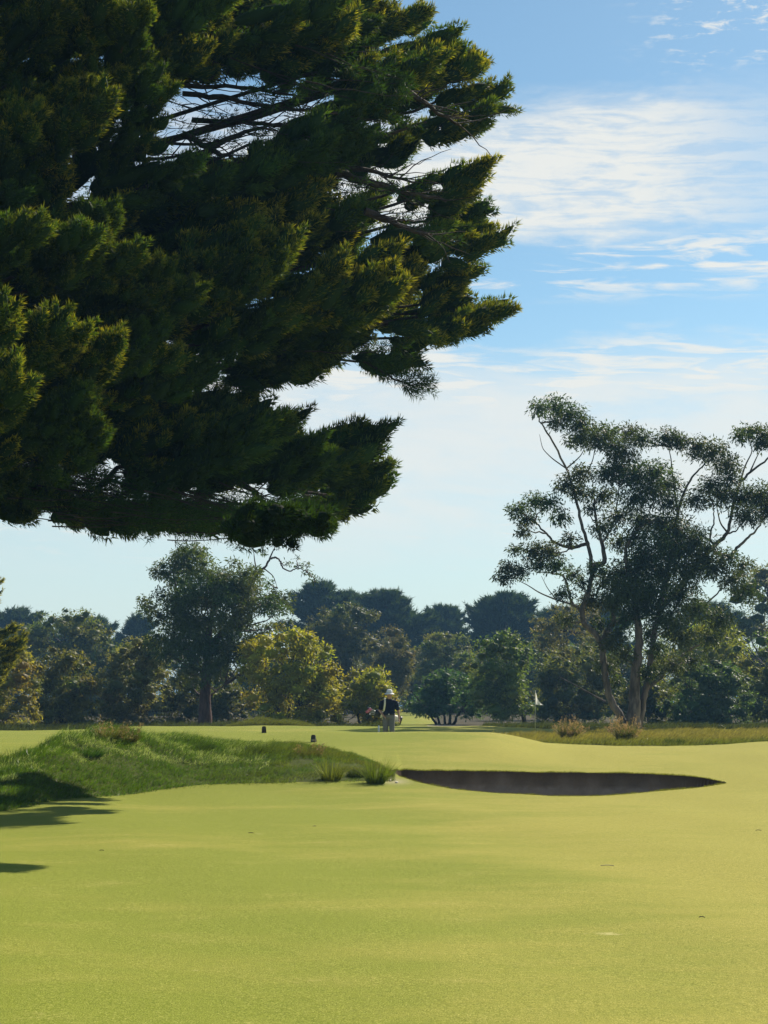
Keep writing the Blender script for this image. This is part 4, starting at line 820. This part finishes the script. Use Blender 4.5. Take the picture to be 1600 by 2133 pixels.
# ------------------------------------------------------------------ golfer
M['skin'] = simple('skin', (.42, .24, .18), .5, .4, .06); M['polo'] = simple('navy_polo', (.008, .012, .030), .85, .15, .2); M['trousers'] = simple('grey_trousers', (.16, .16, .165), .85, .15, .12)
M['hat'] = simple('white_hat', (.72, .73, .76), .8, .2, .05); M['bagwhite'] = simple('bag_white', (.72, .70, .60), .6, .3, .05); M['pink'] = simple('pink_headcover', (.50, .16, .24), .8, .2, .15); M['steel'] = simple('club_steel', (.55, .55, .57), .25, .6, .05); M['hair'] = simple('grey_hair', (.22, .19, .17), .7, .2)
def cap(bm, a, b, ra, rb, seg=14):
    """tapered limb with round ends"""
    a = Vector(a); b = Vector(b); d = b - a; L = max(d.length, 1e-5); rot = d.to_track_quat('Z', 'Y').to_matrix().to_4x4()
    bmesh.ops.create_cone(bm, cap_ends=True, segments=seg, radius1=ra, radius2=rb, depth=L, matrix=Matrix.Translation((a + b) / 2) @ rot)
    for p, r in ((a, ra), (b, rb)): bmesh.ops.create_uvsphere(bm, u_segments=seg, v_segments=8, radius=r, matrix=Matrix.Translation(p))
def ell(bm, c, s, seg=18): bmesh.ops.create_uvsphere(bm, u_segments=seg, v_segments=12, radius=1.0, matrix=Matrix.Translation(c) @ Matrix.Diagonal((s[0], s[1], s[2], 1)))
def remesh(o, v, sm=4):
    m = o.modifiers.new('remesh', 'REMESH'); m.mode = 'VOXEL'; m.voxel_size = v; m.use_smooth_shade = True
    s = o.modifiers.new('smooth', 'SMOOTH'); s.factor = .5; s.iterations = sm
def hand(bm, wrist, d, out):
    """palm, four bent fingers and a side thumb; d = down the hand, out = towards the thumb side"""
    w_ = Vector(wrist); d = Vector(d).normalized(); o = Vector(out); o = (o - d * o.dot(d)).normalized(); n = d.cross(o)
    pc = w_ + d * .045
    for k in (-1.5, -.5, .5, 1.5):
        cap(bm, w_ + o * k * .010, w_ + d * .085 + o * k * .019, .017, .013, 8)
        r = w_ + d * .088 + o * k * .020; l = (.072 if abs(k) < 1 else (.064 if k > 0 else .054)); m1 = r + (d * .85 + n * .5) * l * .5; e = m1 + (d * .5 + n * .9) * l * .45
        cap(bm, r, m1, .0098, .009, 8); cap(bm, m1, e, .009, .0075, 8)
    t0 = w_ + d * .03 + o * .028; t1 = t0 + (o * .75 + d * .6 + n * .3).normalized() * .042; t2 = t1 + (d * .9 + n * .4 + o * .1).normalized() * .034
    cap(bm, t0, t1, .014, .0115, 8); cap(bm, t1, t2, .0115, .009, 8)
def golfer():
    D = 52.0; x = (810 - CX) / F * D; z = float(zland(x, D)); root = empty('person', (x, D, z))
    tag(root, 'golfer in white bucket hat, navy polo and grey trousers walking with a bag', 'person')
    # local frame: -y towards the camera, +x image right
    bm = bmesh.new()
    ell(bm, (.02, -.06, 1.615), (.076, .096, .112)); cap(bm, (.02, -.085, 1.56), (.02, -.10, 1.535), .052, .040)      # skull, jaw
    cap(bm, (.005, 0, 1.44), (.018, -.045, 1.56), .062, .056)                                                        # neck, head bowed
    cap(bm, (.018, -.150, 1.615), (.018, -.168, 1.585), .010, .014, 8)                                               # nose
    cap(bm, (.0, -.150, 1.553), (.038, -.150, 1.553), .008, .008, 8)                                                 # lips
    for s in (-1, 1):
        ell(bm, (.02 + s * .078, -.055, 1.600), (.012, .022, .034), 10); ell(bm, (.02 + s * .030, -.140, 1.622), (.017, .012, .010), 10); cap(bm, (.02 + s * .045, -.146, 1.645), (.02 + s * .012, -.152, 1.640), .006, .006, 8)
    ell(bm, (0, .0, 1.22), (.185, .12, .30)); ell(bm, (0, .0, .98), (.17, .125, .16)); cap(bm, (-.14, 0, 1.365), (.14, 0, 1.365), .068, .068)
    # image-left arm: bent, hand in at the hip holding the strap end; image-right arm hangs out
    shL, elL, wrL = (-.215, .0, 1.365), (-.285, .03, 1.12), (-.175, -.13, .955)
    shR, elR, wrR = (.215, .0, 1.365), (.305, .02, 1.10), (.335, -.06, .86)
    for a, b, c in ((shL, elL, wrL), (shR, elR, wrR)): cap(bm, a, b, .056, .043); cap(bm, b, c, .043, .028)
    hand(bm, wrL, (.75, -.3, -.6), (.3, -.9, .2)); hand(bm, wrR, (.12, -.15, -1), (-.3, -1, 0))
    hpL, knL, anL = (-.095, 0, .93), (-.105, -.05, .50), (-.10, .06, .09); hpR, knR, anR = (.095, 0, .93), (.10, -.13, .52), (.115, -.16, .09)
    for h, k, a in ((hpL, knL, anL), (hpR, knR, anR)): cap(bm, h, k, .088, .056); cap(bm, k, a, .054, .036); cap(bm, a, (a[0], a[1] - .13, .045), .036, .034)
    body = bm_obj('body', bm, M['skin'], root); remesh(body, .0065, 3)
    # polo shirt with sleeves and collar
    bm = bmesh.new(); ell(bm, (0, 0, 1.24), (.215, .150, .29)); ell(bm, (0, -.005, 1.06), (.205, .165, .16)); cap(bm, (-.16, 0, 1.375), (.16, 0, 1.375), .088, .088); cap(bm, (-.06, 0, 1.42), (.06, 0, 1.42), .055, .055)
    for s, e in ((shL, elL), (shR, elR)):
        s_ = Vector(s); e_ = Vector(e); cap(bm, s_, s_.lerp(e_, .72), .082, .066)
    pol = bm_obj('polo_shirt', bm, M['polo'], root); remesh(pol, .011, 3)
    bm = bmesh.new(); bmesh.ops.create_cone(bm, cap_ends=False, segments=20, radius1=.082, radius2=.066, depth=.045, matrix=Matrix.Translation((.008, -.012, 1.475)) @ Matrix.Rotation(R(14), 4, 'X')); bm_obj('collar', bm, M['polo'], root).modifiers.new('t', 'SOLIDIFY').thickness = .006
    bm = bmesh.new(); ell(bm, (0, 0, .93), (.205, .150, .13))
    for h, k, a in ((hpL, knL, anL), (hpR, knR, anR)): cap(bm, h, k, .112, .084); cap(bm, k, (a[0], a[1], .13), .084, .072)
    tr = bm_obj('trousers', bm, M['trousers'], root); remesh(tr, .011, 3)
    bm = bmesh.new(); bmesh.ops.create_cone(bm, cap_ends=False, segments=28, radius1=1, radius2=.98, depth=.04, matrix=Matrix.Translation((0, 0, 1.0)) @ Matrix.Diagonal((.209, .158, 1, 1))); b_ = bm_obj('belt', bm, M['black'], root); b_.modifiers.new('t', 'SOLIDIFY').thickness = .006
    bm = bmesh.new(); box(bm, (.0, -.165, 1.0), (.045, .01, .035), .003); bm_obj('buckle', bm, M['steel'], b_, False)
    for a in (anL, anR):
        bm = bmesh.new(); ell(bm, (a[0], a[1] - .06, .05), (.052, .145, .05)); box(bm, (a[0], a[1] - .06, .014), (.095, .28, .028), .008); bm_obj('shoe', bm, M['white'], root)
    # bucket hat, tipped forward with the head
    bm = bmesh.new(); prof = [(0.0, .115), (.045, .112), (.078, .098), (.094, .07), (.102, .012), (.104, .0), (.128, -.012), (.165, -.036), (.172, -.044)]; seg = 32; rings = []
    for r, h in prof: rings.append([bm.verts.new((r * math.cos(2 * math.pi * i / seg), r * 1.1 * math.sin(2 * math.pi * i / seg), h + .004 * math.sin(6 * math.pi * i / seg) * (r > .15))) for i in range(seg)] if r > 0 else [bm.verts.new((0, 0, h))])
    for a, b in zip(rings, rings[1:]):
        for i in range(seg):
            j = (i + 1) % seg
            bm.faces.new([a[0], b[i], b[j]] if len(a) == 1 else [a[i], b[i], b[j], a[j]])
    bmesh.ops.recalc_face_normals(bm, faces=bm.faces); bmesh.ops.transform(bm, matrix=Matrix.Translation((.02, -.055, 1.690)) @ Matrix.Rotation(R(4), 4, 'X') @ Matrix.Diagonal((.92, .92, .96, 1)), verts=bm.verts); ht = bm_obj('bucket_hat', bm, M['hat'], root); ht.modifiers.new('t', 'SOLIDIFY').thickness = .005
    bm = bmesh.new(); bmesh.ops.create_cone(bm, cap_ends=False, segments=28, radius1=.1065, radius2=.104, depth=.022, matrix=Matrix.Translation((.02, -.055, 1.690)) @ Matrix.Rotation(R(4), 4, 'X') @ Matrix.Translation((0, 0, .018)) @ Matrix.Diagonal((.93, 1.02, 1, 1))); hb = bm_obj('hat_band', bm, simple('hat_band', (.5, .5, .54)), ht); hb.modifiers.new('t', 'SOLIDIFY').thickness = .003
    bm = bmesh.new(); ell(bm, (.02, -.03, 1.60), (.082, .085, .085)); bm_obj('hair', bm, M['hair'], root)
    # golf bag slung across the small of the back: mouth at image left, base at image right
    bag = empty('golf_bag', (x, D + .30, z + .93)); tag(bag, 'white and black golf bag slung across the back of the golfer', 'golf bag')
    A = Vector((-.34, .02, .09)); B = Vector((.33, .02, -.12)); ax = (B - A).normalized(); rot = ax.to_track_quat('Z', 'Y').to_matrix().to_4x4()
    def tubeobj(name, p, q, r1, r2, mat, par=bag, bev=.012):
        bm = bmesh.new(); bmesh.ops.create_cone(bm, cap_ends=True, segments=24, radius1=r1, radius2=r2, depth=(q - p).length, matrix=Matrix.Translation((p + q) / 2) @ (q - p).to_track_quat('Z', 'Y').to_matrix().to_4x4()); es = [e for e in bm.edges if any(len(f.verts) > 4 for f in e.link_faces)]; bmesh.ops.bevel(bm, geom=es, offset=bev, segments=2, affect='EDGES'); return bm_obj(name, bm, mat, par)
    tubeobj('bag_body', A, B, .105, .13, M['bagwhite']); tubeobj('mouth', A - ax * .10, A + ax * .10, .118, .112, M['black']); tubeobj('bag_base', B - ax * .02, B + ax * .09, .135, .135, M['black'])
    bm = bmesh.new(); box(bm, (.05, -.02, -.16), (.34, .12, .10), .03, None); pk = bm_obj('pocket', bm, M['black'], bag)
    tubeobj('side_panel', Vector((.20, -.075, -.14)), Vector((.36, -.075, -.19)), .05, .05, M['bagwhite'])
    for k, (dy, dz) in enumerate([(-.05, .03), (.03, .05), (.05, -.02), (-.02, -.05), (0, .01)]):
        s0 = A + Vector((0, dy, dz)); e0 = s0 - ax * (.27 + .04 * (k % 3)) + Vector((0, dy * .4, dz * .8))
        cl = tubeobj('club', s0, e0, .007, .006, M['steel'], bag, .001)
        bm = bmesh.new()
        if k < 3: ell(bm, e0 + Vector((-.02, 0, -.015)), (.058, .045, .045)); cap(bm, e0 + Vector((.05, 0, -.005)), e0, .018, .03)
        else: box(bm, (0, 0, 0), (.022, .07, .045), .008, Matrix.Rotation(.5, 3, 'X')); bmesh.ops.translate(bm, vec=e0 + Vector((-.01, -.02, -.01)), verts=bm.verts)
        bm_obj('headcover' if k < 3 else 'club_head', bm, [M['pink'], M['black'], M['pink'], M['steel'], M['steel']][k], cl)
    for s in (0, 1):   # folded stand legs under the bag
        tubeobj('stand_leg', Vector((-.22, -.10, -.02 - s * .05)), Vector((-.30 + .1 * s, -.06, -.22)), .009, .009, M['black'], bag, .001)
    # strap over the image-left shoulder
    pts = [Vector((-.20, -.16, -.10)), Vector((-.15, -.46, .22)), Vector((-.125, -.475, .40)), Vector((-.120, -.41, .535)), Vector((-.125, -.30, .600)), Vector((-.13, -.19, .53)), Vector((-.14, -.12, .25)), Vector((-.15, -.08, .08))]
    pts = smooth_line([p[:] for p in pts], 5); V = []
    for i, p in enumerate(pts):
        for dx in (-.028, .028): V.append((p[0] + dx, p[1], p[2]))
    V = np.array(V); i_ = np.arange(len(pts) - 1)[:, None] * 2; q = i_ + np.array([0, 1, 3, 2]); o = mesh_np('strap', V + np.array(bag.location), [q], M['bagwhite'], bag, smooth=True); o.modifiers.new('t', 'SOLIDIFY').thickness = .012
golfer()

# ------------------------------------------------------------------ haze
HAZE = 0.00045
if HAZE > 0:
    bm = bmesh.new(); bmesh.ops.create_cube(bm, size=1.0)
    m, n, o = mat_new('haze'); v = n.new('ShaderNodeVolumePrincipled'); v.inputs['Color'].default_value = (.30, .62, 1.0, 1); v.inputs['Density'].default_value = HAZE; v.inputs['Anisotropy'].default_value = 0.0; n.l.new(v.outputs[0], o.inputs['Volume'])
    zz = 30.0; xa = 5200.0; ob = bm_obj('haze', bm, m, None, False, loc=(0, 2000, zz / 2 - 1)); ob.scale = (2 * xa, 2 * xa, zz + 2); tag(ob, 'thin blue air between the viewer and the far trees', 'haze', kind='stuff')
